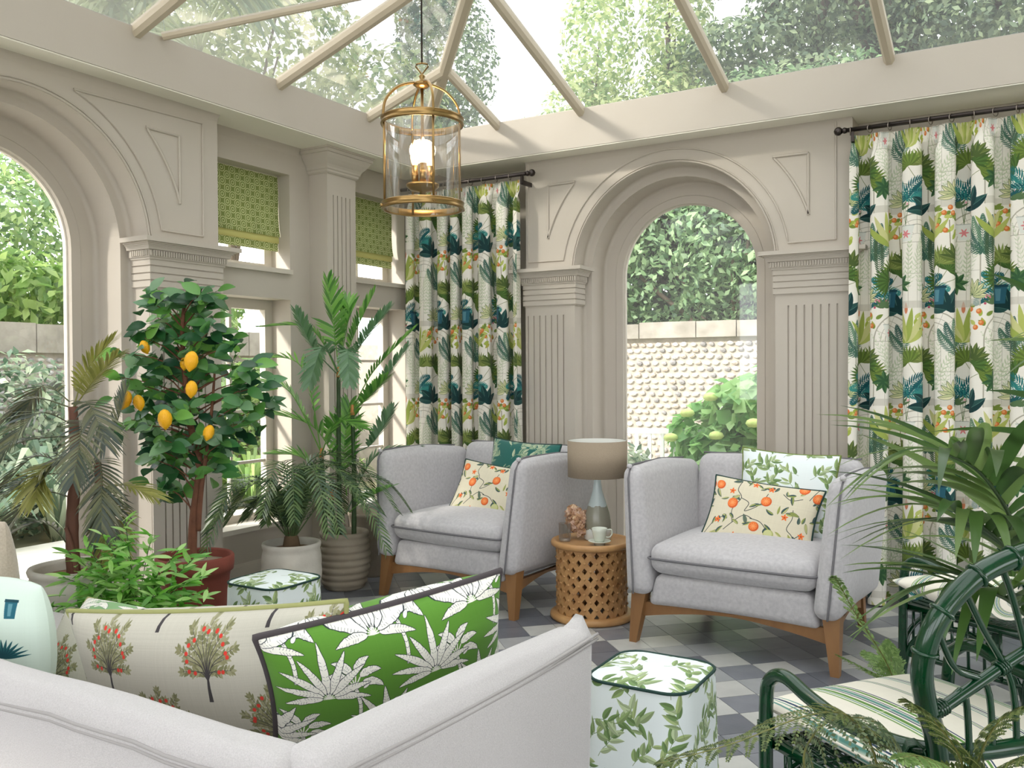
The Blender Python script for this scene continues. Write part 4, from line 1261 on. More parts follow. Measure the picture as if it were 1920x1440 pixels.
def armchair(name, label, loc, rz, group):
    t = thing(name, label, 'armchair', loc, rz, group)
    # arms: x outward; flare towards the top, taper towards the back foot
    for sg in (-1, 1):
        def wa_(x, y, z, sg=sg):
            k = (z + .325) / .65
            return (sg * (.485 + .055 * k + x * (1 - .15 * k)), .42 + y + .02 * k - (.03 if y < 0 else 0) * (1 - k), .595 + z - .03 * max(0, y) / .42)
        o = weld(part('arm', pad(.070, .43, .335, .055, 8, (.018, .012, .012), wa_), m_grey, t))
        pts = []
        for i in range(15):
            a = i / 14
            pts.append(wa_(0.012, -.4445, -.325 + .60 * a))
        pts += [wa_(.012, -.42, .312), wa_(.010, -.38, .343)]
        for i in range(1, 15): pts.append(wa_(.0 + .03 * i / 14, -.38 + .74 * i / 14, .346))
        mb = MB(); mb.tube(pts, .0055, 6); part('piping', mb, m_piping, o)
        mb = MB()
        mb.lathe([(0.0, -.012), (.012, -.008), (.016, 0), (.012, .012), (0, .016)], 8, wa_(.012, -.42, .336)); part('seam_tuck', mb, m_grey, o)
    def wb_(x, y, z): return (x * (1 - .02 * z), .80 + y + .06 * (z / .3), .62 + z)
    bk = weld(part('backrest', pad(.47, .075, .32, .055, 10, (0, .022, .010), wb_), m_grey, t))
    mb = MB(); mb.tube([wb_(-.46 + .92 * i / 12, .0, .326) for i in range(13)], .0055, 6); part('piping', mb, m_piping, bk)
    def wp_(x, y, z): return (x * (1 + .06 * (-z / .09)), .39 + y, .285 + z + (.012 * (1 - (x / .43) ** 2) if z < 0 else 0))
    weld(part('apron', pad(.425, .38, .085, .035, 8, (0, .006, 0), wp_), m_grey, t))
    def ws_(x, y, z):
        e = max(abs(x) / .435, abs(y) / .37)
        return (x, .36 + y, .455 + z + .0 * e)
    st = weld(part('seat_cushion', pad(.432, .375, .078, .06, 12, (.0, .012, .042), ws_), m_grey, t))
    ring = []
    hx, hy, R = .436, .380, .035
    for cx, cy, a0 in ((hx - R, hy - R, 0), (-hx + R, hy - R, PI / 2), (-hx + R, -hy + R, PI), (hx - R, -hy + R, 3 * PI / 2)):
        for i in range(5): ring.append((cx + R * math.cos(a0 + PI / 2 * i / 4), .36 + cy + R * math.sin(a0 + PI / 2 * i / 4), .458))
        if a0 in (0, PI):
            for i in range(1, 12):
                x_ = (hx - R) * (1 - i / 6) * (1 if a0 == 0 else -1); ring.append((x_, .36 + (1 if a0 == 0 else -1) * (hy + .011 * (1 - (x_ / hx) ** 2)), .458))
    mb = MB(); mb.tube(ring, .0065, 6, closed=True); part('piping', mb, m_piping, st)
    # legs and the arched rails between them
    for sx in (-1, 1):
        f = MB()
        f.hexa([(sx * .520 - .020, -.015, 0), (sx * .520 + .020, -.015, 0), (sx * .520 + .020, .03, 0), (sx * .520 - .020, .03, 0)],
               [(sx * .495 - .040, .01, .285), (sx * .495 + .044, .01, .285), (sx * .495 + .044, .09, .285), (sx * .495 - .040, .09, .285)])
        part('leg', f, m_wood, t)
        f = MB()
        f.hexa([(sx * .450 - .018, .90, 0), (sx * .450 + .018, .90, 0), (sx * .450 + .018, .94, 0), (sx * .450 - .018, .94, 0)],
               [(sx * .440 - .035, .78, .30), (sx * .440 + .035, .78, .30), (sx * .440 + .035, .86, .30), (sx * .440 - .035, .86, .30)])
        part('leg', f, m_wood, t)
    def rail(fn):
        mb = MB()
        N = 14
        vs = []
        for i in range(N + 1):
            a = -1 + 2 * i / N
            lo = .135 + .062 * (1 - abs(a) ** 1.6); hi = .212
            for d in (0, .03):
                vs += [fn(a, d, lo), fn(a, d, hi)]
        fs = []
        for i in range(N):
            b = i * 4
            fs += [(b, b + 4, b + 5, b + 1), (b + 2, b + 3, b + 7, b + 6), (b, b + 2, b + 6, b + 4), (b + 1, b + 5, b + 7, b + 3)]
        mb.add(vs, fs)
        return mb
    part('rail', rail(lambda a, d, z: (a * .475, .035 + d, z)), m_wood, t)
    for sx in (-1, 1):
        part('rail', rail(lambda a, d, z: (sx * (.485 - .02 * a - d), .43 + a * .38, z)), m_wood, t)
    return t

def pillow(name, label, P, X, Y, thick, mat, pipe, n=16, uvw=None, pinch=.07, piper=.006, group=None, cat='cushion'):
    """stuffed cushion: P centre, X / Y half-width and half-height vectors; uv in metres (or 0..1)"""
    t = thing(name, label, cat, P, 0, group)
    X, Y = Vector(X), Vector(Y)
    N = X.cross(Y).normalized()
    W_, H_ = X.length * 2, Y.length * 2
    def xy(u, v):
        k = 1 - pinch * (1 - v * v) ** 1.0 * u * u; l = 1 - pinch * (1 - u * u) * v * v
        return u * k, v * l
    def pt(u, v, sg):
        a, b = xy(u, v)
        h = thick * (max(0, (1 - u ** 2)) * max(0, (1 - v ** 2))) ** .42
        return X * a + Y * b + N * (sg * h)
    for sg, nm in ((1, 'front'), (-1, 'reverse')):
        mb = MB(); vs = []; 
        g = [math.sin(PI / 2 * (-1 + 2 * i / n)) for i in range(n + 1)]
        for u in g:
            for v in g: vs.append(pt(u, v, sg))
        fs, uv = [], []
        def q(u, v):
            if uvw == 'unit': return (.5 + u / 2, .5 + v / 2)
            return (u * W_ / 2 + (0 if sg > 0 else .13), v * H_ / 2)
        for i in range(n):
            for j in range(n):
                f = [(i, j), (i + 1, j), (i + 1, j + 1), (i, j + 1)]
                if sg < 0: f = f[::-1]
                fs.append(tuple(a * (n + 1) + b for a, b in f)); uv.append([q(g[a], g[b]) for a, b in f])
        mb.add(vs, fs, uv, smooth=True)
        part(nm, mb, mat, t)
    if pipe:
        ring = []
        m_ = 12
        g = [math.sin(PI / 2 * (-1 + 2 * i / m_)) for i in range(m_ + 1)]
        for u in g[:-1]: ring.append(pt(u, -1, 0))
        for v in g[:-1]: ring.append(pt(1, v, 0))
        for u in g[::-1][:-1]: ring.append(pt(u, 1, 0))
        for v in g[::-1][:-1]: ring.append(pt(-1, v, 0))
        mb = MB(); mb.tube(ring, piper, 6, closed=True); part('piping', mb, pipe, t)
    return t

m_pdark = M('dark_green_piping', srgb(26, 58, 52), 0.7)
m_polive = M('olive_piping', srgb(150, 152, 98), 0.85)
m_pbrown = M('charcoal_piping', srgb(70, 64, 66), 0.85)
m_pgreen = M('green_piping', srgb(112, 128, 66), 0.8)

cR, cL = (-1.355, 4.40, 0), (-3.16, 4.50, 0)
aR, aL = math.radians(-2.5), math.radians(-5)
armchair('armchair', 'grey armchair right of the carved drum table, by the right curtain', cR, aR, 'grey armchairs')
armchair('armchair', 'grey armchair left of the carved drum table, by the palms', cL, aL, 'grey armchairs')
def inchair(c, a, p):
    ca, sa = math.cos(a), math.sin(a)
    return Vector((c[0] + p[0] * ca - p[1] * sa, c[1] + p[0] * sa + p[1] * ca, p[2]))
def invec(a, p):
    ca, sa = math.cos(a), math.sin(a)
    return Vector((p[0] * ca - p[1] * sa, p[0] * sa + p[1] * ca, p[2]))
def chair_cushions(c, a, back_mat, back_pipe, back_label, front_label, dx, dz=0):
    up = Vector((0, .26, .97))
    pillow('square_cushion', back_label, inchair(c, a, (dx + .06, .60, .765 + dz)), invec(a, (.27, .0, -.012)), invec(a, (0, .075, .225)), .06, back_mat, back_pipe, group='square cushions in the armchairs')
    pillow('oblong_cushion', front_label, inchair(c, a, (dx - .02, .415, .665)), invec(a, (.29, .03, -.03)), invec(a, (.02, .075, .165)), .055, mat_orange, m_pdark, uvw='unit', group='oblong cushions in the armchairs')
chair_cushions(cR, aR, mat_leafw, m_pgreen, 'white square cushion with green leaves in the right armchair', 'oblong orange-tree cushion in the right armchair, before the white cushion', .06)
chair_cushions(cL, aL, mat_teal, m_pdark, 'dark teal leaf cushion standing in the left armchair', 'oblong orange-tree cushion in the left armchair, before the teal cushion', .10, -.01)

# ------------------------------------------------------------------ sofa in the foreground, seen from behind its corner
sf = thing('sofa', 'large pale grey sofa seen from behind its corner, filled with cushions', 'sofa', (-2.2, 1.75, 0))
sfo = Vector((-2.2, 1.75, 0))
def S(p): return tuple(Vector(p) - sfo)
# back runs along X, arm along Y and opens slightly outward; both are thin knife-edged panels
def w_back(x, y, z):
    k = (z + .275) / .55
    return S((-2.62 + x, 1.215 + y + .014 * (1 - k), .470 + z + .004 * math.sin(x * 9) * max(0, k)))
o = weld(part('back', pad(1.43, .062, .275, .045, 18, (0, .012, .008), w_back), m_pale, sf))
def seamtube(fn, nm, par, r=.0045):
    mb = MB()
    for d in (0, .013):
        mb.tube([fn(i / 30, d) for i in range(31)], r, 6)
    part(nm, mb, m_palepipe, par)
seamtube(lambda s_, d: w_back(-1.40 + 2.82 * s_, -.0625, .232 - d + .003 * math.sin(s_ * 60)), 'piping', o)
def w_arm(x, y, z):
    k = (z + .275) / .55
    f = (y + .49) / .98
    return S((-1.188 + .100 * f + x - .014 * (1 - k), 1.690 + y, .470 + z + .012 * f * k))
o2 = weld(part('arm', pad(.062, .490, .275, .045, 14, (.012, .0, .008), w_arm), m_pale, sf))
seamtube(lambda s_, d: w_arm(.0625, -.47 + .955 * s_, .232 - d + .028 * s_ ** 3), 'piping', o2)
mb = MB()
e_ = Vector(w_arm(.0, .468, .268))
mb.add([e_ + Vector(q) for q in ((-.035, -.045, -.01), (.045, -.05, -.012), (.05, .022, -.03), (-.03, .026, -.03), (-.008, -.012, .020), (.016, -.016, .018), (.018, .020, .034), (-.004, .022, .036))],
       [(0, 1, 5, 4), (1, 2, 6, 5), (2, 3, 7, 6), (3, 0, 4, 7), (4, 5, 6, 7)], smooth=True)
part('seam_tuck', mb, m_pale, o2)
mb = MB()
p0 = Vector(S((-1.150, 1.150, .700)))
for i in range(9):
    a = -1.3 + 2.6 * i / 8
    q = Vector((-.13 * max(0, -math.sin(a)) + .006, .13 * max(0, math.sin(a)) - .006, -.12 * math.cos(a)))
    mb.tube([p0, p0 + q * .5, p0 + q], [.006, .004, .0012], 5)
part('corner_gathers', mb, m_pale, sf)
def w_arm2(x, y, z): return S((-3.98 + x, 1.735 + y, .475 + z))
weld(part('arm', pad(.065, .498, .278, .045, 8, (.014, 0, .01), w_arm2), m_pale, sf))
def w_base(x, y, z): return S((-2.585 + x, 1.80 + y, .25 + z))
weld(part('base', pad(1.36, .42, .07, .03, 6, (0, 0, 0), w_base), m_pale, sf))
def w_seat(x, y, z): return S((-2.585 + x, 1.80 + y, .385 + z))
weld(part('seat_cushion', pad(1.33, .46, .07, .05, 12, (0, .01, .03), w_seat), m_pale, sf))
for sx, sy in ((-3.9, 1.33), (-1.25, 1.33), (-3.9, 2.15), (-1.25, 2.15)):
    f = MB(); f.box(S((sx - .03, sy - .03, 0)), S((sx + .03, sy + .03, .20)), taper=.7); part('leg', f, m_wood, sf)
# sofa cushions
def quadpillow(name, label, TL, TR, BL, thick, mat, pipe, **k):
    TL, TR, BL = Vector(TL), Vector(TR), Vector(BL)
    X = (TR - TL) / 2; Y = (TL - BL) / 2
    return pillow(name, label, (TR + BL) / 2, X, Y, thick, mat, pipe, **k)
quadpillow('oblong_cushion', 'wide linen cushion printed with small red-fruited trees, leaning on the sofa back', (-2.46, 1.585, .752), (-1.49, 1.70, .878), (-2.45, 1.70, .33), .12, mat_tree, m_polive, piper=.0075, pinch=.07)
quadpillow('square_cushion', 'green cushion with white banana palms and dark piping in the sofa corner', (-1.60, 1.50, .822), (-1.285, 2.10, .898), (-1.70, 1.66, .45), .115, mat_banana, m_pbrown, piper=.009, pinch=.06)
quadpillow('round_cushion', 'pale aqua round-shouldered cushion printed with teal pots, at the sofa far end', (-2.98, 1.52, .79), (-2.55, 1.56, .82), (-2.93, 1.50, .45), .09, mat_aqua, None, uvw='unit', pinch=-.14)
quadpillow('square_cushion', 'faded green banana-palm cushion lying behind the linen tree cushion', (-3.10, 2.08, .60), (-2.52, 2.12, .585), (-2.98, 1.82, .48), .06, mat_banana2, m_polive)
quadpillow('square_cushion', 'white cushion with tiny fruit trees between the round and linen cushions', (-2.80, 1.80, .66), (-2.40, 1.82, .62), (-2.76, 1.66, .46), .06, mat_tree, None)
quadpillow('beige_cushion', 'beige tweed cushion cut off by the left edge, standing at the sofa end', (-3.55, 1.74, .95), (-2.975, 1.70, .955), (-3.50, 1.74, .46), .10, m_beige, None, pinch=.03)

# ------------------------------------------------------------------ pouffes
def pouffe(label, loc, h, hx, hy, rz=0):
    t = thing('pouffe', label, 'pouffe', loc, rz, 'leaf-print pouffes')
    R = .085
    prof = [(0.0, .985), (.06, .997), (.5, 1.0), (.93, 1.0), (1.0, .985)]
    def outline(k, m_=6):
        pts = []
        for cx, cy, a0 in ((hx - R, hy - R, 0), (-hx + R, hy - R, PI / 2), (-hx + R, -hy + R, PI), (hx - R, -hy + R, 3 * PI / 2)):
            for i in range(m_ + 1): pts.append(((cx + R * math.cos(a0 + PI / 2 * i / m_)) * k, (cy + R * math.sin(a0 + PI / 2 * i / m_)) * k))
        return pts
    base = outline(1)
    per = [0]
    for i in range(len(base)): per.append(per[-1] + (Vector(base[(i + 1) % len(base)]) - Vector(base[i])).length)
    mb = MB()
    n_ = len(base)
    vs = []
    for z, k in prof:
        kk = k * (.93 + .07 * (1 - z)) 
        vs += [(x * kk, y * kk, z * h) for x, y in base]
    fs, uv = [], []
    for i in range(len(prof) - 1):
        for j in range(n_):
            j2 = (j + 1) % n_
            fs.append((i * n_ + j, i * n_ + j2, (i + 1) * n_ + j2, (i + 1) * n_ + j))
            uv.append([(per[j], prof[i][0] * h), (per[j + 1], prof[i][0] * h), (per[j + 1], prof[i + 1][0] * h), (per[j], prof[i + 1][0] * h)])
    mb.add(vs, fs, uv, smooth=True)
    part('side', mb, mat_leafw, t)
    top = MB()
    ks = [.985 * .93, .75, .45, .0]
    zs = [0, .012, .020, .023]
    vs = []
    for k, z in zip(ks[:-1], zs[:-1]): vs += [(x * k, y * k, h + z) for x, y in base]
    vs.append((0, 0, h + zs[-1]))
    fs, uv = [], []
    for i in range(2):
        for j in range(n_):
            j2 = (j + 1) % n_; f = (i * n_ + j, i * n_ + j2, (i + 1) * n_ + j2, (i + 1) * n_ + j)
            fs.append(f); uv.append([(vs[q][0] + .1, vs[q][1] + .07) for q in f])
    for j in range(n_):
        f = (2 * n_ + j, 2 * n_ + (j + 1) % n_, 3 * n_); fs.append(f); uv.append([(vs[q][0] + .1, vs[q][1] + .07) for q in f])
    top.add(vs, fs, uv, smooth=True)
    part('top', top, mat_leafw, t)
    pp = MB(); pp.tube([(x * .985 * .935, y * .985 * .935, h + .001) for x, y in base], .0055, 6, closed=True); part('piping', pp, m_pdark, t)
    return t
pouffe('white leaf-print pouffe with green piping on the tiles in front', (-1.118, 2.80, 0), .44, .190, .195, 0)
pouffe('white leaf-print pouffe half hidden behind the sofa cushions', (-3.21, 3.14, 0), .44, .190, .190, 0)
# ================================================================== CURTAINS, BLINDS, LANTERN, TABLE
m_rod = M('dark_pewter', srgb(70, 64, 62), 0.3, metal=0.9)
m_ringm = M('pewter_ring', srgb(150, 140, 132), 0.3, metal=0.9)
def rod(label, x0, x1, fx, rings, dirn):
    t = thing('curtain_rod', label, 'curtain rod', (fx, 5.815, 2.915))
    mb = MB(); mb.tube([(x0 - fx, 0, 0), (x1 - fx, 0, 0)], .0145, 12); part('pole', mb, m_rod, t)
    mb = MB(); mb.lathe([(0, -.027), (.012, -.024), (.022, -.015), (.027, 0), (.022, .015), (.012, .024), (0, .027)], 16)
    part('finial', mb, m_rod, t, loc=(0, 0, 0))
    mb = MB(); mb.tube([(dirn * .022, 0, 0), (dirn * .035, 0, 0), (dirn * .05, 0, 0)], [.012, .020, .016], 12); part('collar', mb, m_rod, t)
    mb = MB(); mb.box((dirn * .085 - .010, -.008, -.075), (dirn * .085 + .010, .135, -.045)); mb.box((dirn * .085 - .008, -.012, -.075), (dirn * .085 + .008, .012, -.0145)); part('bracket', mb, m_rod, t)
    mb = MB(); mb.tube([(.024 * math.cos(2 * PI * i / 16) * .15, .024 * math.cos(2 * PI * i / 16), .024 * math.sin(2 * PI * i / 16)) for i in range(16)], .003, 6, closed=True)
    me = mb.mesh('ring'); me.materials.append(m_ringm)
    for x in rings: link('ring', me, None, t, loc=(x - fx, 0, -.009), rot=(0, 0, rnd.uniform(-.5, .5)))
    return t
rod('dark curtain rod with ball finial over the curtain beside the lantern', -4.48, -3.285, -3.264, [-4.4 + .118 * i for i in range(9)] , -1)
rod('dark curtain rod with ball finial over the curtain at the right edge', -1.065, 0.95, -1.091, [-1.02 + .112 * i for i in range(17)], 1)

def curtain(label, x0, x1, folds, seed, amp=.052, u0=0.0):
    r = random.Random(seed)
    t = thing('curtain', label, 'curtain', ((x0 + x1) / 2, 5.86, 0.0))
    nx, nz = folds * 18, 40
    ws = [r.uniform(.75, 1.3) for _ in range(folds)]; tot = sum(ws); ws = [q / tot for q in ws]
    am = [amp * r.uniform(.75, 1.15) for _ in range(folds + 1)]
    edges = [0]
    for q in ws: edges.append(edges[-1] + q)
    row = []
    for i in range(nx + 1):
        s_ = i / nx
        k = min(folds - 1, int(s_ * folds)); f = s_ * folds - k
        ph = 2 * PI * f
        base = edges[k] + ws[k] * f
        a = am[k] * (1 - f) + am[k + 1] * f
        row.append((base, math.sin(2 * ph) * ws[k] * .16, -math.cos(ph) * a, k + f))
    zs = [0.012 + 2.86 * j / nz for j in range(nz + 1)]
    zs += [2.80, 2.82, 2.885]; zs = sorted(zs)
    P = np.zeros((len(zs), nx + 1, 3))
    for j, z in enumerate(zs):
        head = max(0, min(1, (z - 2.74) / .07))
        low = max(0, 1 - z / 2.7)
        for i, (b, dx, dy, kf) in enumerate(row):
            wob = .012 * math.sin(kf * 1.7 + z * 1.3 + seed) * low
            x = x0 + (b + dx * (1 - head)) * (x1 - x0) + wob
            y = dy * (1 - .72 * head) * (.9 + .25 * low) + .007 * head * math.sin(kf * 2 * PI * 4.5)
            P[j, i] = (x - (x0 + x1) / 2, y, z)
    # arc length at mid height gives the cloth its own coordinates
    mid = P[len(zs) // 2]
    u = np.concatenate([[0], np.cumsum(np.linalg.norm(np.diff(mid, axis=0), axis=1))]) + u0
    mb = MB()
    mb_v = P.reshape(-1, 3)
    fs, uv = [], []
    n_ = nx + 1
    for j in range(len(zs) - 1):
        for i in range(nx):
            fs.append((j * n_ + i, j * n_ + i + 1, (j + 1) * n_ + i + 1, (j + 1) * n_ + i))
            uv.append([(u[i], zs[j]), (u[i + 1], zs[j]), (u[i + 1], zs[j + 1]), (u[i], zs[j + 1])])
    mb.add([tuple(p) for p in mb_v], fs, uv, smooth=True)
    o = part('cloth', mb, mat_cur, t)
    return t
curtain('botanical print curtain hanging between the windows and the back arch', -4.43, -3.385, 7, 2, .070, .12)
curtain('botanical print curtain at the right edge behind the rattan chairs', -1.02, 0.72, 10, 3, .078, .3)

m_lining = M('blind_lining', srgb(196, 192, 120), 0.8)
m_batten = M('blind_batten', srgb(214, 212, 190), 0.8)
def blind(label, y0, y1):
    t = thing('roman_blind', label, 'blind', (-4.66, (y0 + y1) / 2, 2.30), 0, 'roman blinds')
    h = (y1 - y0) / 2
    def sheet(nm, mat, rows):
        mb = MB()
        vs = []; L = [0]
        for i, (x, z) in enumerate(rows):
            vs += [(x, -h, z), (x, h, z)]
            if i: L.append(L[-1] + math.hypot(rows[i][0] - rows[i - 1][0], rows[i][1] - rows[i - 1][1]))
        fs = [(2 * i, 2 * i + 1, 2 * i + 3, 2 * i + 2) for i in range(len(rows) - 1)]
        uv = [[(-h, L[i]), (h, L[i]), (h, L[i + 1]), (-h, L[i + 1])] for i in range(len(rows) - 1)]
        mb.add(vs, fs, uv, smooth=True); part(nm, mb, mat, t)
    sheet('panel', mat_ring, [(-.004, .525), (.004, .40), (.002, .25), (.010, .15), (.020, .108), (.017, .100), (.008, .101), (-.01, .108)])
    sheet('lining_fold', m_lining, [(.002, .115), (.007, .085), (.006, .058), (-.006, .056)])
    sheet('skirt', mat_ring, [(-.008, .10), (-.004, .05), (-.002, .002), (-.008, .0)])
    mb = MB(); mb.box((-.02, -h, .515), (-.006, h, .53)); part('headrail', mb, m_batten, t)
blind('green ring-print roman blind in the window beside the left arch', 3.93, 4.628)
blind('green ring-print roman blind in the window behind the lantern', 5.22, 5.91)

# lantern
m_brass = M('antique_brass', srgb(150, 122, 78), 0.28, metal=1.0)
m_lglass = glassmat('lantern_glass', tint=(.97, .97, .96, 1), refl=0.05)
m_bulb = bpy.data.materials.new('bulb'); m_bulb.use_nodes = True
_t = m_bulb.node_tree; _e = _t.nodes.new('ShaderNodeEmission'); _e.inputs[0].default_value = (1.0, .72, .42, 1); _e.inputs[1].default_value = 2.4
_t.links.new(_e.outputs[0], _t.nodes['Material Output'].inputs[0])
LC = Vector((-1.908, 2.602, 0))
ln = thing('lantern', 'brass lantern with a glass cylinder and lit candle bulbs hanging from the roof', 'lantern', (LC.x, LC.y, 2.03))
Rg = .143
cr_, cf_ = Vector((_r.x, _r.y, 0)), Vector((-_f.x, -_f.y, 0)).normalized()
def hoop(z, nm):
    mb = MB(); mb.lathe([(Rg - .004, z - .013), (Rg + .004, z - .013), (Rg + .006, z - .008), (Rg + .003, z - .004), (Rg + .003, z + .006), (Rg + .006, z + .011), (Rg + .001, z + .014), (Rg - .004, z + .012), (Rg - .004, z - .013)], 40, cap=False); part(nm, mb, m_brass, ln)
hoop(.008, 'lower_hoop'); hoop(.308, 'upper_hoop')
mb = MB(); mb.lathe([(.136, 0.0), (.136, .315)], 48, cap=False); part('glass', mb, m_lglass, ln)
for th in (69, 159, 249, 339):
    a = math.radians(th); d = cr_ * math.cos(a) + cf_ * math.sin(a)
    mb = MB(); mb.tube([d * (Rg - .004), d * (Rg - .004) + Vector((0, 0, .31))], .0045, 6); part('upright', mb, m_brass, ln)
    mb = MB(); mb.tube(bez([d * Rg + Vector((0, 0, .31)), d * Rg * .93 + Vector((0, 0, .375)), d * Rg * .62 + Vector((0, 0, .425)), d * Rg * .22 + Vector((0, 0, .445)), d * .015 + Vector((0, 0, .440))], 5), .005, 6); part('arch_arm', mb, m_brass, ln)
    mb = MB(); mb.tube([d * (Rg - .002) + Vector((0, 0, .004)), d * (Rg + .012) + Vector((0, 0, .004))], .006, 8); part('screw', mb, m_brass, ln)
mb = MB(); mb.lathe([(0, .425), (.020, .43), (.032, .44), (.030, .447), (.014, .452), (.008, .462), (.012, .47), (.006, .478), (0, .48)], 16); part('crown', mb, m_brass, ln)
mb = MB(); mb.tube([cr_ * a + Vector((0, 0, z)) for a, z in ((0, .478), (.022, .506), (.020, .514), (0, .518), (-.020, .514), (-.022, .506))], .0035, 6, closed=True); part('hanging_loop', mb, m_brass, ln)
mb = MB(); mb.tube([(0, 0, .075), (0, 0, .44)], .006, 8); part('stem', mb, m_brass, ln)
mb = MB(); mb.lathe([(0, .052), (.010, .05), (.012, .060), (.045, .066), (.058, .078), (.060, .086), (.050, .082), (0, .078)], 24); part('dish', mb, m_brass, ln)
for k in range(3):
    a = math.radians(200 + 120 * k); d = cr_ * math.cos(a) * .030 + cf_ * math.sin(a) * .030
    mb = MB(); mb.lathe([(.013, .08), (.012, .155), (.0, .155)], 12, d); c_ = part('candle_sleeve', mb, m_brass, ln)
    mb = MB(); mb.lathe([(.008, .155), (.014, .168), (.0175, .185), (.016, .205), (.010, .228), (.004, .245), (0, .250)], 14, d); part('bulb', mb, m_bulb, ln)
mb = MB(); mb.tube([(0, 0, .516), (0, 0, 1.9)], .0035, 6); part('cord', mb, m_rod, ln)
lp = bpy.data.lights.new('lantern_light', 'POINT'); lp.energy = 5; lp.color = (1, .74, .46); lp.shadow_soft_size = .05
lo = bpy.data.objects.new('lantern_light', lp); COL.objects.link(lo); lo.location = (LC.x, LC.y, 2.30)

# carved drum table
m_mango = M('mango_wood', srgb(194, 152, 102), 0.4, noise=(9, 0.3), col2=srgb(156, 112, 68), spec=0.4, bump=(60, .1))
m_mango2 = M('mango_wood_lattice', srgb(190, 148, 98), 0.5, noise=(16, 0.25), col2=srgb(146, 100, 58), bump=(50, .15))
DC = Vector((-2.275, 4.745, 0))
dt = thing('drum_table', 'carved wooden drum table between the two grey armchairs', 'table', DC)
mb = MB(); mb.lathe([(0, .448), (.205, .448), (.212, .455), (.222, .460), (.234, .455), (.240, .444), (.238, .430), (.226, .422), (.19, .42), (0, .42)], 48); part('tabletop', mb, m_mango, dt)
mb = MB(); mb.lathe([(.19, .0), (.238, .003), (.246, .015), (.244, .03), (.232, .040), (.19, .040)], 48, cap=False); part('base_ring', mb, m_mango, dt)
lat = MB(); stud = MB()
NC, RR, TH = 19, .208, .016
cw, chh = 2 * PI / NC, .088
for j in range(-1, 10):
    for i in range(NC):
        th = (i + .5 * (j % 2)) * cw; z = .045 + j * chh / 2
        def P_(u, v, rr): 
            a = th + u * cw / 2; zz = min(.425, max(.036, z + v * chh / 2))
            return (rr * math.cos(a), rr * math.sin(a), zz)
        cor = [(1, 0), (0, 1), (-1, 0), (0, -1)]
        k = .45
        vs = [P_(u, v, RR) for u, v in cor] + [P_(u * k, v * k, RR) for u, v in cor] + [P_(u * k, v * k, RR - TH) for u, v in cor] + [P_(u, v, RR - TH) for u, v in cor]
        fs = []
        for q in range(4):
            q2 = (q + 1) % 4
            fs += [(q, q2, 4 + q2, 4 + q), (4 + q, 4 + q2, 8 + q2, 8 + q), (8 + q, 8 + q2, 12 + q2, 12 + q)]
        lat.add(vs, fs)
        if .05 < z < .42:
            a = th + cw / 2
            c = Vector((RR * math.cos(a), RR * math.sin(a), z)); d = Vector((math.cos(a), math.sin(a), 0)); s_ = Vector((-math.sin(a), math.cos(a), 0))
            ring = [c + s_ * .0085 * math.cos(q * PI / 4) + Vector((0, 0, .0085 * math.sin(q * PI / 4))) for q in range(8)]
            ring2 = [p + d * .004 - (p - c) * .25 for p in ring]
            stud.add(ring + ring2 + [c + d * .006], [(q, (q + 1) % 8, 8 + (q + 1) % 8, 8 + q) for q in range(8)] + [(8 + q, 8 + (q + 1) % 8, 16) for q in range(8)], smooth=True)
part('lattice', lat, m_mango2, dt)
o = part('stud', stud, m_mango, dt); o['kind'] = 'stuff'

ZTOP = .449
# lamp
m_shade = M('linen_shade', srgb(166, 150, 130), 0.9, noise=(240, .4), col2=srgb(142, 128, 110))
m_shadein = M('shade_lining', srgb(232, 232, 226), 0.8)
m_lamp = bpy.data.materials.new('glazed_stoneware'); m_lamp.use_nodes = True
_t = m_lamp.node_tree; _b = _t.nodes['Principled BSDF']; _b.inputs['Roughness'].default_value = .22
_tc = _t.nodes.new('ShaderNodeTexCoord'); _sp = _t.nodes.new('ShaderNodeSeparateXYZ'); _n = _t.nodes.new('ShaderNodeTexNoise'); _n.inputs['Scale'].default_value = 30
_ma = _t.nodes.new('ShaderNodeMath'); _ma.operation = 'MULTIPLY_ADD'; _ma.inputs[1].default_value = .05
_cr = _t.nodes.new('ShaderNodeValToRGB'); _cr.color_ramp.interpolation = 'CONSTANT'
_t.links.new(_tc.outputs['Object'], _sp.inputs[0]); _t.links.new(_tc.outputs['Object'], _n.inputs['Vector'])
_t.links.new(_n.outputs[0], _ma.inputs[0]); _t.links.new(_sp.outputs['Z'], _ma.inputs[2]); _t.links.new(_ma.outputs[0], _cr.inputs[0])
_e0 = _cr.color_ramp.elements; _e0[0].position = 0; _e0[0].color = srgb(206, 212, 210); _e0[1].position = .085; _e0[1].color = srgb(128, 126, 112)
_x = _e0.new(.225); _x.color = srgb(168, 178, 178)
_t.links.new(_cr.outputs[0], _b.inputs['Base Color'])
lc = (-2.262, 4.80, ZTOP)
lm = thing('table_lamp', 'table lamp with bottle-shaped glazed base and brown linen drum shade on the drum table', 'lamp', lc)
mb = MB(); mb.lathe([(0, 0), (.074, 0), (.079, .006), (.080, .06), (.078, .11), (.070, .155), (.056, .20), (.040, .25), (.028, .29), (.022, .33), (.020, .37), (0, .37)], 28); part('base', mb, m_lamp, lm)
mb = MB(); mb.tube([(0, 0, .37), (0, 0, .43)], .009, 8); part('fitting', mb, m_brass, lm)
mb = MB(); mb.lathe([(.172, .372), (.174, .372), (.1765, .585), (.1745, .585)], 40, cap=False); part('shade', mb, m_shade, lm)
mb = MB(); mb.lathe([(.1715, .373), (.1735, .584)], 40, cap=False); o = part('shade_lining', mb, m_shadein, lm)
mb = MB()
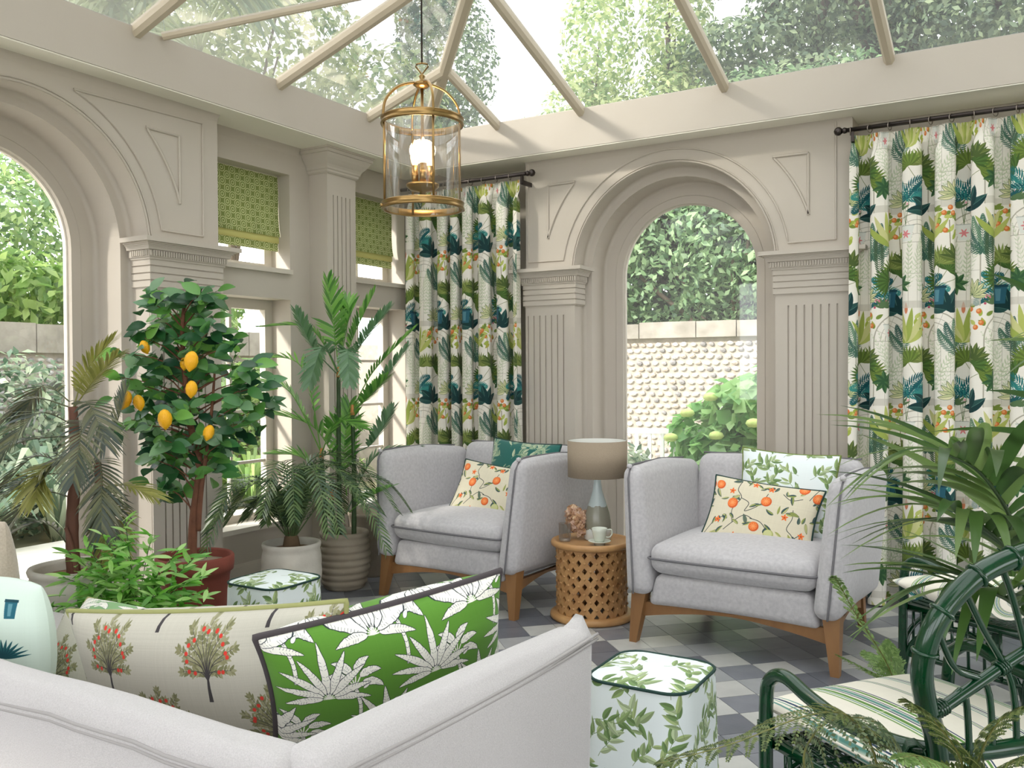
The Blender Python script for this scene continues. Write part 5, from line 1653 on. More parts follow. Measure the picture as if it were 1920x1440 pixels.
for k in range(3):
    a = 2 * PI * k / 3; mb.tube([(0, 0, .43), (.172 * math.cos(a), .172 * math.sin(a), .43)], .003, 5)
part('shade_ring', mb, m_brass, lm)
# ribbed tumbler
m_tumb = glassmat('tumbler_glass', tint=(.74, .71, .66, 1), refl=.10, haze=.10)
gl = thing('tumbler', 'ribbed smoky glass tumbler at the left of the drum table top', 'glass', (-2.405, 4.655, ZTOP))
mb = MB()
n = 40
prof = [(.028, .004), (.034, .008), (.035, .03), (.036, .105)]
vs = []
for r_, z in prof:
    for j in range(n):
        k = 1 - (.05 if j % 2 and .005 < z < .09 else 0); a = 2 * PI * j / n; vs.append((r_ * k * math.cos(a), r_ * k * math.sin(a), z))
mb.add(vs, [(i * n + j, i * n + (j + 1) % n, (i + 1) * n + (j + 1) % n, (i + 1) * n + j) for i in range(3) for j in range(n)], smooth=False)
part('wall', mb, m_tumb, gl)
mb = MB(); mb.lathe([(0, 0), (.030, 0), (.033, .006), (.030, .014), (0, .014)], 24); part('foot', mb, glassmat('tumbler_foot', tint=(.93, .93, .92, 1), refl=.2), gl)
# cup and saucer
m_china = M('celadon_china', srgb(206, 210, 196), 0.25, spec=.5)
cc = (-2.175, 4.640, ZTOP)
sa = thing('saucer', 'small pale green saucer under the cup', 'saucer', cc)
mb = MB(); mb.lathe([(0, .0), (.030, .0), (.032, .012), (.058, .020), (.066, .026), (.064, .028), (.035, .020), (0, .018)], 28); part('dish', mb, m_china, sa)
cu = thing('cup', 'pale green cup standing on a saucer on the drum table', 'cup', (cc[0], cc[1], ZTOP + .020))
mb = MB(); mb.lathe([(0, 0), (.026, 0), (.032, .012), (.042, .060), (.045, .078), (.043, .078), (.039, .055), (.028, .012), (0, .008)], 28); part('bowl', mb, m_china, cu)
mb = MB(); mb.tube(bez([(cr_ * .041 + Vector((0, 0, .066))), (cr_ * .066 + Vector((0, 0, .068))), (cr_ * .072 + Vector((0, 0, .045))), (cr_ * .058 + Vector((0, 0, .026))), (cr_ * .035 + Vector((0, 0, .026)))], 5), .0045, 6); part('handle', mb, m_china, cu)
# dried hydrangea head
lf_dry = leafmat('dry_petal', G((206, 172, 134), (226, 202, 164), (172, 132, 102), (214, 186, 168)), .8, .25)
hd_ = thing('dried_hydrangea', 'dried brown hydrangea head lying on the drum table before the lamp', 'flower', (-2.372, 4.765, ZTOP))
crown('florets', [(0, 0, .105, .070, .066, .066), (-.03, .0, .150, .05, .046, .042), (.03, -.01, .075, .05, .046, .05)], 560, .034, lf_dry, hd_, 51, .8, .2, .8)
mb = MB(); mb.tube([(.0, .0, .09), (.03, .02, .03), (.045, .03, .004)], .004, 6); part('stem', mb, m_bark, hd_)
# ================================================================== PLANTS
def place(px, d):
    """ground-plan point at screen column px and distance d (used only to lay the plan out)"""
    r_ = (px - 960) / 1678.86 * d
    return (r_ * _r.x + d * math.cos(0) * -math.sin(_yaw), r_ * _r.y + d * math.cos(_yaw))
m_soil = M('potting_soil', srgb(112, 78, 56), .95, noise=(40, .3), col2=srgb(150, 120, 92), bump=(80, .5))
m_gravel = M('pale_gravel', srgb(176, 162, 140), .95, noise=(70, .4), col2=srgb(120, 106, 88), bump=(120, .8))
m_clayw = M('pale_stoneware', srgb(222, 217, 207), .8, noise=(8, .3), col2=srgb(200, 193, 181), bump=(120, .12))
m_clayg = M('grey_brown_stoneware', srgb(164, 154, 138), .85, noise=(8, .3), col2=srgb(140, 128, 112), bump=(120, .12))
m_terra = M('terracotta', srgb(136, 70, 56), .8, noise=(6, .3), col2=srgb(116, 58, 48), bump=(90, .08))
def ribbed(R0, R1, h, ribs, amp, lip=.014, bulge=.02):
    prof = [(0, 0), (R0 * .92, 0), (R0, .012)]
    n = ribs * 6
    for i in range(n + 1):
        t = i / n
        prof.append((R0 + (R1 - R0) * t + bulge * math.sin(PI * t) + amp * abs(math.sin(PI * ribs * t)), .02 + (h - .06) * t))
    prof += [(R1 + lip * .6, h - .03), (R1 + lip, h - .012), (R1 + lip * .6, h), (R1 - .008, h), (R1 - .022, h - .015), (R1 - .03, h - .07)]
    return prof
def potted(name, label, cat, loc, prof, pm_, soilz, soilr, sm, rz=None):
    t = thing(name, label, cat, (loc[0], loc[1], 0), _yaw if rz is None else rz)
    mb = MB(); mb.lathe(prof, 40, cap=False); part('pot', mb, pm_, t)
    mb = MB(); mb.lathe([(soilr, soilz), (soilr * .6, soilz + .006), (0, soilz + .008)], 30, cap=False); part('soil', mb, sm, t)
    return t

def frond(pts, L, W, n, t0=.12, ang0=1.15, ang1=.45, droop=.35, vee=.35, seed=0, rr=.005, segs=3, prof=None):
    """a feather frond: rachis through pts, n pairs of leaflets of length L and width W"""
    r = random.Random(seed)
    C_ = bez(pts, 10)
    mb = MB()
    k = len(C_)
    mb.tube(C_, [rr * (1 - .8 * i / k) for i in range(k)], 5, cap=False)
    acc = [0]
    for i in range(1, k): acc.append(acc[-1] + (C_[i] - C_[i - 1]).length)
    tot = acc[-1]
    def at(t):
        s_ = t * tot
        for i in range(1, k):
            if acc[i] >= s_: break
        f = (s_ - acc[i - 1]) / max(1e-9, acc[i] - acc[i - 1])
        return C_[i - 1].lerp(C_[i], f), (C_[i] - C_[i - 1]).normalized()
    up0 = Vector((0, 0, 1))
    for i in range(n):
        t = t0 + (1 - t0) * (i + .5) / n
        p, T = at(min(.999, t))
        Sd = T.cross(up0)
        Sd = Sd.normalized() if Sd.length > .15 else Vector((1, 0, 0)) - T * T.x
        Sd.normalize()
        N = Sd.cross(T).normalized()
        q = prof(t) if prof else math.sin(PI * (.10 + .80 * (t - t0) / (1 - t0))) ** .6
        a = ang0 + (ang1 - ang0) * (t - t0) / (1 - t0)
        for sg in (-1, 1):
            l = L * q * r.uniform(.88, 1.08)
            aa = a + r.uniform(-.08, .08)
            d = T * math.cos(aa) + (Sd * (sg * math.cos(vee)) + N * math.sin(vee)) * math.sin(aa)
            wv = T.cross(d).cross(d).normalized() if T.cross(d).length > 1e-3 else N
            vs = []
            for j in range(segs + 1):
                f = j / segs
                c = p + d * (l * f) + Vector((0, 0, -1)) * (droop * l * f * f)
                w_ = W * (.45 + .55 * math.sin(PI * min(1, .15 + f * .75))) * (1 if j < segs else .06) * .5
                vs += [c + wv * w_, c - wv * w_]
            mb.add(vs, [(2 * j, 2 * j + 1, 2 * j + 3, 2 * j + 2) for j in range(segs)])
    return mb

# ---- dark palm in the white ribbed pot by the left arch
lf_dkpalm = leafmat('dark_palm_leaf', G((78, 84, 70), (98, 98, 74), (62, 74, 68), (112, 116, 84)), .35, .2)
lf_dkpalm2 = leafmat('olive_palm_leaf', G((140, 142, 70), (118, 122, 60), (156, 154, 90)), .35, .3)
m_cane = M('palm_cane', srgb(132, 92, 74), .8, noise=(16, .4), col2=srgb(92, 62, 52), stretch=(1, 1, .15))
t = potted('dark_palm', 'dark bronze-green feathery palm in a white ribbed pot by the left arch', 'palm', (-3.95, 2.60), ribbed(.175, .205, .535, 5, .008), m_clayw, .485, .18, m_soil)
k_ = .00253
dp = lambda px, py, y=0: ((px - 142) * k_, y, .455 + (1065 - py) * k_)
for pts, r0 in (([dp(135, 1068), dp(132, 960), dp(140, 850), dp(137, 735)], .030), ([dp(172, 1068, .03), dp(172, 980, .03), dp(178, 900, .03), dp(176, 835, .03)], .024), ([dp(150, 1068, -.04), dp(140, 1000, -.04), dp(128, 960, -.04)], .012)):
    C_ = bez(pts, 8); mb = MB(); mb.tube(C_, [r0 * (1.1 - .45 * i / len(C_)) * (1 + .08 * ((i % 4) == 0)) for i in range(len(C_))], 9); part('cane', mb, m_cane, t)
r = random.Random(21)
FR = [((138, 735), (165, 665), (214, 608), 0, 1), ((140, 735), (190, 680), (236, 640), -.05, 1), ((128, 735), (70, 722), (2, 812), -.10, 0), ((135, 730), (190, 730), (236, 800), -.12, 0), ((130, 725), (70, 695), (18, 752), .06, 0),
      ((132, 790), (60, 800), (-20, 870), -.15, 0), ((130, 850), (70, 828), (0, 915), -.05, 0), ((132, 860), (75, 868), (8, 970), -.18, 0), ((172, 838), (216, 838), (240, 950), -.16, 0), ((178, 900), (240, 880), (305, 900), -.06, 1),
      ((176, 920), (225, 925), (248, 1002), -.12, 1), ((128, 1000), (90, 945), (-5, 1000), -.10, 0), ((137, 770), (110, 745), (70, 830), -.2, 0), ((140, 760), (190, 770), (205, 860), -.2, 0), ((174, 836), (205, 780), (222, 700), .05, 0),
      ((176, 850), (150, 820), (110, 870), -.1, 0), ((134, 830), (100, 850), (110, 900), -.12, 1), ((176, 880), (215, 900), (225, 965), -.1, 0), ((130, 905), (60, 900), (-12, 985), .02, 0)]
for i, (a, b, c, y, m_) in enumerate(FR):
    L0 = math.hypot(c[0] - a[0], c[1] - a[1]) * k_
    mb = frond([dp(a[0], a[1], 0), dp(b[0], b[1], y), dp(c[0], c[1], y * 1.8)], .155, .0110, 25, .20, 1.05, .45, .22, .30, i, .004)
    part('frond', mb, lf_dkpalm2 if m_ else lf_dkpalm, t)

# ---- lemon tree
t = potted('lemon_tree', 'lemon tree with yellow fruit in a terracotta pot', 'tree', (-3.80, 3.16), [(0, 0), (.135, 0), (.14, .02), (.172, .38), (.178, .41), (.192, .42), (.196, .45), (.196, .49), (.188, .50), (.176, .49), (.17, .40)], m_terra, .455, .172, m_gravel)
k_ = .00278
lp_ = lambda px, py, y=0: ((px - 362) * k_, y, .5 + (1045 - py) * k_)
m_lbark = M('lemon_bark', srgb(128, 84, 62), .85, noise=(18, .4), col2=srgb(92, 60, 46), bump=(60, .3))
tm = MB()
trunk = [lp_(356, 1060), lp_(360, 980), lp_(372, 880), lp_(356, 800), lp_(346, 700), lp_(343, 620), lp_(350, 560)]
C_ = bez(trunk, 6); tm.tube(C_, [.026 * (1 - .72 * i / len(C_)) for i in range(len(C_))], 9)
tm.tube(bez([lp_(368, 1000), lp_(378, 920, -.02), lp_(398, 790, -.03), lp_(406, 690, -.02)], 6), [.016 - .0006 * i for i in range(19)], 8)
CL = [(378, 548), (398, 562), (362, 572), (380, 575), (298, 556), (312, 582), (288, 600), (322, 598), (352, 598), (388, 612), (402, 632), (258, 636), (284, 640), (310, 628), (335, 640), (262, 668), (294, 690), (326, 676), (368, 668), (386, 660), (250, 712), (272, 726), (300, 706), (332, 712), (362, 716), (398, 700), (252, 758), (280, 764), (312, 742), (338, 756), (370, 764), (244, 792), (262, 812), (290, 800), (318, 790), (300, 836), (276, 846), (330, 826), (362, 826), (392, 824), (340, 862), (310, 876), (378, 856), (404, 858), (420, 812), (428, 832), (410, 882), (385, 880), (300, 862), (444, 656), (440, 700), (462, 716), (484, 728), (496, 762), (468, 758), (446, 766), (438, 800), (468, 792), (482, 690), (452, 738), (312, 912), (322, 932), (350, 640), (346, 780)]
lf_lemon = leafmat('lemon_leaf', G((66, 122, 66), (88, 150, 76), (54, 100, 66), (130, 186, 84), (76, 130, 90), (156, 184, 154)), .28, .36, byobj=True)
def leafobj(nm, L, W, fold=.25, curl=.15, mat=None):
    mb = MB()
    n = 6
    vs = []
    for i in range(n + 1):
        f = i / n; w_ = W * .5 * math.sin(PI * (f ** .85)) ** .8 if 0 < i < n else .0008
        z = -curl * L * f * f
        vs += [(L * f, w_, z + fold * w_), (L * f, 0, z), (L * f, -w_, z + fold * w_)]
    fs = []
    for i in range(n):
        b = 3 * i; fs += [(b, b + 3, b + 4, b + 1), (b + 1, b + 4, b + 5, b + 2)]
    mb.add(vs, fs, smooth=True)
    mb.tube([(-.018, 0, 0), (0, 0, 0), (L * .92, 0, -curl * L * .85 - .0005)], [.0012, .0012, .0006], 4, cap=False)
    me = mb.mesh(nm); me.materials.append(mat); return me
lms = [leafobj('leaf', .118, .066, .25, .12, lf_lemon), leafobj('leaf', .100, .060, .2, .25, lf_lemon), leafobj('leaf', .130, .070, .3, .2, lf_lemon)]
def orient(d, n):
    d = d.normalized(); y = n.cross(d); y = y.normalized() if y.length > 1e-4 else d.orthogonal().normalized()
    z = d.cross(y); return Matrix((d, y, z)).transposed().to_4x4()
r = random.Random(33)
br = MB()
for px, py in CL:
    y0 = r.uniform(-.20, .16) if px < 430 else r.uniform(-.12, .10)
    c = Vector(lp_(px, py, y0))
    tr = min(C_, key=lambda q: (q - c - Vector((0, 0, -.12))).length)
    dirb = (c - tr).normalized()
    br.tube([tr, tr.lerp(c, .5) + Vector((0, 0, .02)), c], [.005, .0035, .002], 5, cap=False)
    for q in range(5 if len(CL) * 5 < 330 else 4):
        a = r.uniform(0, 2 * PI)
        d = (dirb * .5 + Vector((math.cos(a), math.sin(a) - .25, r.uniform(-.6, .5)))).normalized()
        nrm = Vector((r.uniform(-.5, .5), -.8 + r.uniform(-.4, .3), .6)).normalized()
        mt = orient(d, nrm); s_ = r.uniform(.75, 1.12)
        o = link('leaf', lms[r.randrange(3)], None, t)
        o.matrix_local = Matrix.Translation(c + dirb * r.uniform(-.05, .02)) @ mt @ Matrix.Scale(s_, 4)
part('trunk', tm, m_lbark, t); part('twigs', br, m_lbark, t)
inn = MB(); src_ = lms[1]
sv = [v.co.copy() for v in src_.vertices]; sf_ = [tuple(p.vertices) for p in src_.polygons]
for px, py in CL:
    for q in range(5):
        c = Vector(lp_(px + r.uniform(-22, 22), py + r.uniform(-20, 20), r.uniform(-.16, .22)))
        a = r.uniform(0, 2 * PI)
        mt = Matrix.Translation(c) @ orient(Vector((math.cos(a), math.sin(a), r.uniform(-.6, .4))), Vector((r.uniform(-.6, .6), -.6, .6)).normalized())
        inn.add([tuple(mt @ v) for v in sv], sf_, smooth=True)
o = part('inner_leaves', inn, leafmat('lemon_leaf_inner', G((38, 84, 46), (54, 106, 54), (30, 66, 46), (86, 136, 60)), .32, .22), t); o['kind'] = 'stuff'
m_lemon = M('lemon_skin', srgb(244, 190, 36), .4, noise=(12, .3), col2=srgb(236, 166, 24), bump=(200, .3))
lme = MB(); lme.lathe([(0, -.042), (.006, -.038), (.012, -.033), (.026, -.020), (.031, 0), (.027, .018), (.016, .031), (.006, .036), (0, .037)], 18); lme = lme.mesh('lemon'); lme.materials.append(m_lemon)
for px, py, y, s_ in ((387, 683, -.22, 1.0), (387, 733, -.22, .85), (342, 786, -.24, 1.0), (265, 752, -.20, .95), (293, 657, -.14, .7), (290, 757, -.2, .8), (412, 812, -.18, .8), (360, 687, -.1, .7)):
    o = link('lemon', lme, None, t, loc=lp_(px, py, y), rot=(r.uniform(-.3, .3), r.uniform(-.3, .3), 0)); s_ *= 1.12; o.scale = (s_, s_, s_ * 1.2)

# ---- cycad-like fern palm in a pale bowl pot
lf_cyc = leafmat('cycad_leaf', G((62, 88, 50), (84, 108, 62), (52, 78, 54), (102, 124, 78)), .35, .2)
t = potted('sago_palm', 'bushy sago palm with arching fine fronds in a smooth pale bowl pot', 'palm', (-4.06, 4.12), ribbed(.15, .175, .38, 3, .004, .008, .02), m_clayw, .335, .15, m_soil)
r = random.Random(5)
mb = MB(); mb.lathe([(.05, .32), (.055, .36), (.045, .41), (.02, .44), (0, .445)], 12); part('stump', mb, m_palmtrunk, t)
NF = 27
for i in range(NF):
    a = i * 2.39996 + .4
    el = [1.38, 1.18, .92, .66, 1.28, 1.05, .74][i % 7]
    wx = math.cos(a + _yaw)
    L = (.80 if el < 1 else .70) * r.uniform(.9, 1.1)
    if wx < -.1: L *= max(.50, 1 - .6 * -wx)
    d = Vector((math.cos(a), math.sin(a), 0))
    L *= 1.22
    p0 = Vector((d.x * .03, d.y * .03, .42))
    p1 = p0 + d * L * .38 * math.cos(el) + Vector((0, 0, L * .5 * math.sin(el)))
    p2 = p0 + d * L * .72 * (math.cos(el) * .7 + .3) + Vector((0, 0, L * (.62 * math.sin(el) - .06)))
    p3 = p0 + d * L * .95 * (math.cos(el) * .5 + .5) + Vector((0, 0, L * (.62 * math.sin(el) - .36)))
    part('frond', frond([p0, p1, p2, p3], .112, .0100, 38, .10, 1.15, .65, .25, .35, i, .0045), lf_cyc, t)

# ---- areca palm in the ribbed grey pot and the plain pot behind it
lf_are = leafmat('areca_leaf', G((84, 140, 58), (108, 166, 70), (66, 118, 54), (140, 190, 96)), .3, .35)
lf_are2 = leafmat('areca_leaf_dark', G((64, 104, 64), (88, 128, 82), (116, 148, 116)), .3, .3)
m_acane = M('areca_cane', srgb(72, 96, 58), .5, noise=(30, .4), col2=srgb(52, 70, 46), stretch=(.2, .2, 1))
m_anode = M('areca_node', srgb(206, 140, 84), .6)
t = potted('areca_palm', 'tall bright green areca palm with bamboo-like canes in a grey ribbed pot', 'palm', (-4.03, 4.58), ribbed(.135, .155, .38, 7, .012, .010, .018), m_clayg, .335, .13, m_soil)
k_ = .00363
ap = lambda px, py, y=0: ((px - 645) * k_, y, .36 + (1000 - py) * k_)
for pts in ([(637, 1005), (636, 850), (637, 705)], [(663, 1005), (664, 880), (662, 775)], [(610, 1005), (608, 920), (604, 855)], [(628, 1005), (624, 960), (622, 930)]):
    C_ = bez([ap(*q) for q in pts], 10); n_ = len(C_)
    mb = MB(); mb.tube(C_, [.017 * (1 - .25 * i / n_) * (1.12 if i % 3 == 0 else 1) for i in range(n_)], 9); o = part('cane', mb, m_acane, t)
    e = C_[-1]; mb = MB(); mb.tube([e - Vector((0, 0, .02)), e + Vector((0, 0, .05))], [.016, .009], 8); part('crownshaft', mb, m_anode, t)
AF = [((638, 700), (630, 610), (622, 533), -.05, 0, .14), ((640, 700), (668, 630), (706, 553), -.02, 0, .11), ((642, 702), (690, 640), (738, 584), -.10, 1, .10), ((636, 702), (590, 622), (505, 618), -.08, 0, .10), ((634, 704), (596, 655), (574, 592), -.15, 1, .10),
      ((604, 850), (566, 690), (472, 676), .05, 0, .12), ((604, 850), (550, 735), (486, 716), -.10, 0, .11), ((662, 772), (702, 700), (778, 622), -.02, 0, .10), ((662, 774), (712, 730), (772, 655), -.14, 1, .09), ((664, 775), (690, 752), (732, 712), -.12, 0, .12),
      ((664, 850), (702, 830), (742, 768), -.10, 1, .12), ((652, 915), (600, 800), (498, 768), -.22, 0, .17), ((655, 960), (690, 930), (742, 902), -.22, 0, .12), ((650, 930), (645, 850), (655, 760), .02, 0, .15), ((638, 704), (618, 655), (604, 722), -.22, 1, .11),
      ((640, 704), (660, 660), (672, 720), -.2, 1, .10), ((604, 852), (640, 790), (690, 800), -.18, 0, .13), ((620, 930), (575, 860), (520, 850), -.05, 0, .14), ((650, 960), (700, 860), (780, 842), .08, 1, .10), ((636, 700), (655, 590), (640, 560), .06, 0, .12)]
for i, (a, b, c, y, m_, L) in enumerate(AF):
    part('frond', frond([ap(a[0], a[1], 0), ap(b[0], b[1], y * .7), ap(c[0], c[1], y * 1.5)], L * 1.3, .019, 20, .28, 1.0, .42, .12, .35, 50 + i, .005), lf_are2 if m_ else lf_are, t)
t = thing('plant_pot', 'plain wide grey pot behind the ribbed pot, beside the left armchair', 'pot', (-4.12, 4.98, 0))
mb = MB(); mb.lathe([(0, 0), (.115, 0), (.12, .02), (.15, .30), (.165, .42), (.172, .43), (.172, .445), (.160, .45), (.150, .43), (.14, .36), (0, .36)], 36); part('body', mb, m_clayg, t)

# ---- small bright bamboo plant
lf_bam = leafmat('bamboo_leaf', G((120, 184, 66), (150, 206, 92), (94, 158, 60), (190, 222, 146), (132, 188, 104)), .35, .4, byobj=True)
bx, by = place(252, 3.9)
t = thing('bamboo_plant', 'bushy bright green bamboo-leaved plant before the terracotta pot', 'plant', (bx, by, 0), _yaw)
mb = MB(); mb.lathe([(0, 0), (.09, 0), (.095, .01), (.12, .26), (.13, .27), (.13, .30), (.115, .30), (.11, .26), (0, .26)], 28); part('pot', mb, m_clayg, t)
bl = [leafobj('leaf', .088, .021, .2, .15, lf_bam), leafobj('leaf', .072, .019, .2, .3, lf_bam)]
k_ = .00232
r = random.Random(12)
st = MB()
cnt = 0
tips = [(-150, 40, .9), (-120, 95, .2), (-95, 20, .3), (-70, 110, 0), (-40, 60, -.1), (-15, 160, .1), (10, 100, -.15), (30, 130, .1), (55, 70, -.1), (80, 105, .0), (105, 50, -.1), (125, 20, -.05), (-130, 5, -.1), (-60, 20, -.2), (0, 40, -.22), (45, 10, -.2), (90, 0, -.15), (-20, 110, -.1), (60, 30, -.2), (-100, 60, -.1), (100, 85, .05), (-5, 5, -.24), (-45, 135, 0), (125, 60, -.1), (15, 60, -.2)]
for dx, dz, y in tips:
    e = Vector((dx * k_ * 1.15 - .03, y * .5, .43 + dz * k_))
    s0 = Vector((r.uniform(-.04, .04), r.uniform(-.04, .04), .26))
    C_ = bez([s0, s0.lerp(e, .5) + Vector((0, 0, .07)), e], 8)
    st.tube(C_, .0018, 4, cap=False)
    for q in range(12):
        if cnt >= 298: break
        f = .35 + .65 * q / 11
        p = C_[min(16, int(f * 16))]
        a = r.uniform(0, 2 * PI)
        T = (e - s0).normalized()
        d = (T * .7 + Vector((math.cos(a), math.sin(a) * .8 - .1, r.uniform(-.5, .45)))).normalized()
        o = link('leaf', bl[r.randrange(2)], None, t)
        o.matrix_local = Matrix.Translation(p) @ orient(d, Vector((r.uniform(-.4, .4), -.5, .8)).normalized()) @ Matrix.Scale(r.uniform(.8, 1.2), 4)
        cnt += 1
part('stems', st, m_acane, t)
inn = MB(); sv = [v.co.copy() for v in bl[0].vertices]; sf_ = [tuple(p.vertices) for p in bl[0].polygons]
for q in range(330):
    dx, dz, y = tips[q % len(tips)]
    e = Vector((dx * k_ * 1.1 - .03, y * .5, .40 + dz * k_)).lerp(Vector((0, 0, .30)), r.uniform(0, .5)) + Vector((r.uniform(-.05, .05), r.uniform(-.05, .05), r.uniform(-.05, .05)))
    a = r.uniform(0, 2 * PI)
    mt = Matrix.Translation(e) @ orient(Vector((math.cos(a), math.sin(a), r.uniform(-.5, .5))), Vector((r.uniform(-.5, .5), -.5, .8)).normalized())
    inn.add([tuple(mt @ v) for v in sv], sf_, smooth=True)
o = part('inner_leaves', inn, leafmat('bamboo_leaf_inner', G((104, 168, 58), (134, 192, 80), (82, 144, 54), (170, 208, 126)), .35, .4), t); o['kind'] = 'stuff'

# ---- kentia palm entering from the right
lf_ken = leafmat('kentia_leaf', G((72, 102, 48), (94, 124, 62), (58, 86, 46), (122, 146, 84)), .28, .3, byobj=True)
KB = Vector((.42, 3.40, 0))
t = thing('kentia_palm', 'kentia palm with long drooping leaflets reaching in from the right edge', 'palm', KB)
mb = MB(); mb.lathe([(0, 0), (.15, 0), (.19, .36), (.20, .38), (.185, .38), (.17, .33), (0, .33)], 28); part('pot', mb, m_clayg, t)
def kleaf(L, W, droop):
    mb = MB(); n = 9; vs = []
    for i in range(n + 1):
        f = i / n; w_ = W * .5 * (math.sin(PI * min(1, .12 + .88 * f ** .8)) ** .7) if i < n else .0006
        x = L * f * (1 - .25 * droop * f); z = -droop * L * f * f * .9
        vs += [(x, w_, z + .3 * w_), (x, 0, z), (x, -w_, z + .3 * w_)]
    fs = []
    for i in range(n): b = 3 * i; fs += [(b, b + 3, b + 4, b + 1), (b + 1, b + 4, b + 5, b + 2)]
    mb.add(vs, fs, smooth=True); me = mb.mesh('leaflet'); me.materials.append(lf_ken); return me
kls = [kleaf(.50, .046, .45), kleaf(.46, .041, .7), kleaf(.52, .048, .3), kleaf(.44, .04, .9)]
r = random.Random(17)
def kfrond(pts, n, s0, seed, lean=0.0, t0=.3):
    P_ = [KB + Vector((-.05, 0, .33))] + [Vector(p) for p in pts]
    C_ = bez([tuple(p - KB) for p in P_], 8)
    mb = MB(); mb.tube(C_, [.010 * (1 - .7 * i / len(C_)) for i in range(len(C_))], 6)
    fo = part('frond', mb, m_acane, t)
    for i in range(n):
        f = t0 + (1 - t0) * (i + .5) / n
        x = f * (len(C_) - 1); a = int(x); p = C_[a].lerp(C_[min(a + 1, len(C_) - 1)], x - a)
        T = (C_[min(a + 1, len(C_) - 1)] - C_[max(0, a - 1)]).normalized()
        Sd = T.cross(Vector((0, 0, 1))).normalized(); N = Sd.cross(T)
        for sg in (-1, 1):
            an = 1.05 - .6 * f + r.uniform(-.1, .1)
            d = T * math.cos(an) + (Sd * sg * .86 + N * (.45 + lean)) * math.sin(an)
            o = link('leaflet', kls[r.randrange(4)], None, fo)
            s_ = s0 * (.75 + .4 * math.sin(PI * f)) * r.uniform(.9, 1.08)
            o.matrix_local = Matrix.Translation(p) @ orient(d, (N + Vector((0, 0, .6))).normalized()) @ Matrix.Scale(s_, 4)
kfrond([(-.043, 3.392, .798), (-.094, 3.250, .990), (-.168, 3.092, 1.130), (-.248, 2.895, 1.200)], 13, 1.0, 1)
kfrond([(-.020, 3.289, .752), (-.116, 3.061, .934), (-.214, 2.830, 1.039)], 12, 1.0, 2)
kfrond([(-.012, 3.292, .633), (-.102, 3.066, .757), (-.205, 2.890, .818)], 10, .95, 3)
kfrond([(.20, 3.15, 1.0), (.22, 2.95, 1.35), (.18, 2.75, 1.5)], 10, 1.0, 4)
kfrond([(.55, 3.3, .9), (.7, 3.1, 1.2), (.85, 2.9, 1.2)], 10, 1.0, 5)

# ---- ferns in the foreground
lf_fern = leafmat('fern_leaf', G((66, 84, 34), (88, 104, 46), (52, 70, 34), (104, 116, 64)), .5, .3)
lf_ferng = leafmat('grey_fern_leaf', G((80, 98, 66), (100, 116, 80), (64, 84, 56), (118, 132, 98)), .5, .3)
lf_fernl = leafmat('light_fern_leaf', G((118, 146, 78), (142, 168, 100), (96, 126, 66)), .5, .4)
m_fstem = M('fern_stem', srgb(112, 112, 60), .6)
def fern(pts, Lp, n, mat, parent, seed, m_=9, lw=.010, droop=.3, off=(0, 0, 0), ang=1.1, rr=.0032):
    """twice-divided fern frond: pinnae carry small toothed leaflets"""
    r = random.Random(seed)
    C_ = [c - Vector(off) for c in bez(pts, 10)]
    k = len(C_)
    stem = MB(); stem.tube(C_, [rr * (1 - .75 * i / k) for i in range(k)], 5, cap=False)
    mb = MB()
    for i in range(n):
        f = .12 + .88 * (i + .5) / n
        x = f * (k - 1); a = int(x); p = C_[a].lerp(C_[min(a + 1, k - 1)], x - a)
        T = (C_[min(a + 1, k - 1)] - C_[max(0, a - 1)]).normalized()
        Sd = T.cross(Vector((0, 0, 1))); Sd = Sd.normalized() if Sd.length > .1 else Vector((1, 0, 0))
        N = Sd.cross(T)
        L = Lp * (math.sin(PI * (.22 + .74 * f)) ** .8) * r.uniform(.85, 1.1)
        for sg in (-1, 1):
            an = ang - .35 * f + r.uniform(-.12, .12)
            d = (T * math.cos(an) + (Sd * sg + N * .15) * math.sin(an)).normalized()
            prev = p
            for j in range(m_):
                g = (j + 1) / m_
                c = p + d * L * g + Vector((0, 0, -droop * L * g * g))
                e = (c - prev).normalized()
                l2 = lw * 2.5 * (1 - .75 * g) * r.uniform(.85, 1.15); w2 = lw * .85
                sd2 = e.cross(N); sd2 = sd2.normalized() if sd2.length > .1 else Sd
                for s2 in (-1, 1):
                    q = (e * .45 + sd2 * s2 * .9).normalized()
                    b = prev.lerp(c, .3)
                    mb.add([b, b + q * l2 * .5 + e * w2 * .6, b + q * l2, b + q * l2 * .45 - e * w2 * .5], [(0, 1, 2, 3)])
                stem.add([prev - N * .0007, prev + N * .0007, c + N * .0004, c - N * .0004], [(0, 1, 2, 3)])
                prev = c
    o = part('frond', mb, mat, parent)
    part('stalk', stem, m_fstem, o)
    return o
FB = Vector((-.30, 1.92, 0))
t = thing('boston_fern', 'fern at the bottom edge arching over the front rattan chair seat', 'fern', FB)
mb = MB(); mb.lathe([(0, .0), (.09, 0), (.12, .42), (.13, .44), (.115, .44), (.10, .40), (0, .40)], 24); part('pot', mb, m_clayg, t)
fern([(-.30, 1.92, .42), (-.290, 1.955, .62), (-.33, 1.91, .735), (-.40, 1.85, .752), (-.52, 1.735, .712), (-.640, 1.63, .684)], .085, 20, lf_fern, t, 61, 10, .0085, .35, FB)
fern([(-.30, 1.92, .42), (-.42, 1.90, .60), (-.40, 1.91, .70), (-.33, 1.925, .735), (-.27, 1.935, .715), (-.225, 1.941, .64)], .10, 13, lf_ferng, t, 62, 10, .010, .9, FB)
fern([(-.30, 1.92, .42), (-.40, 1.84, .58), (-.47, 1.77, .64), (-.56, 1.70, .62)], .085, 15, lf_ferng, t, 63, 9, .009, .5, FB)
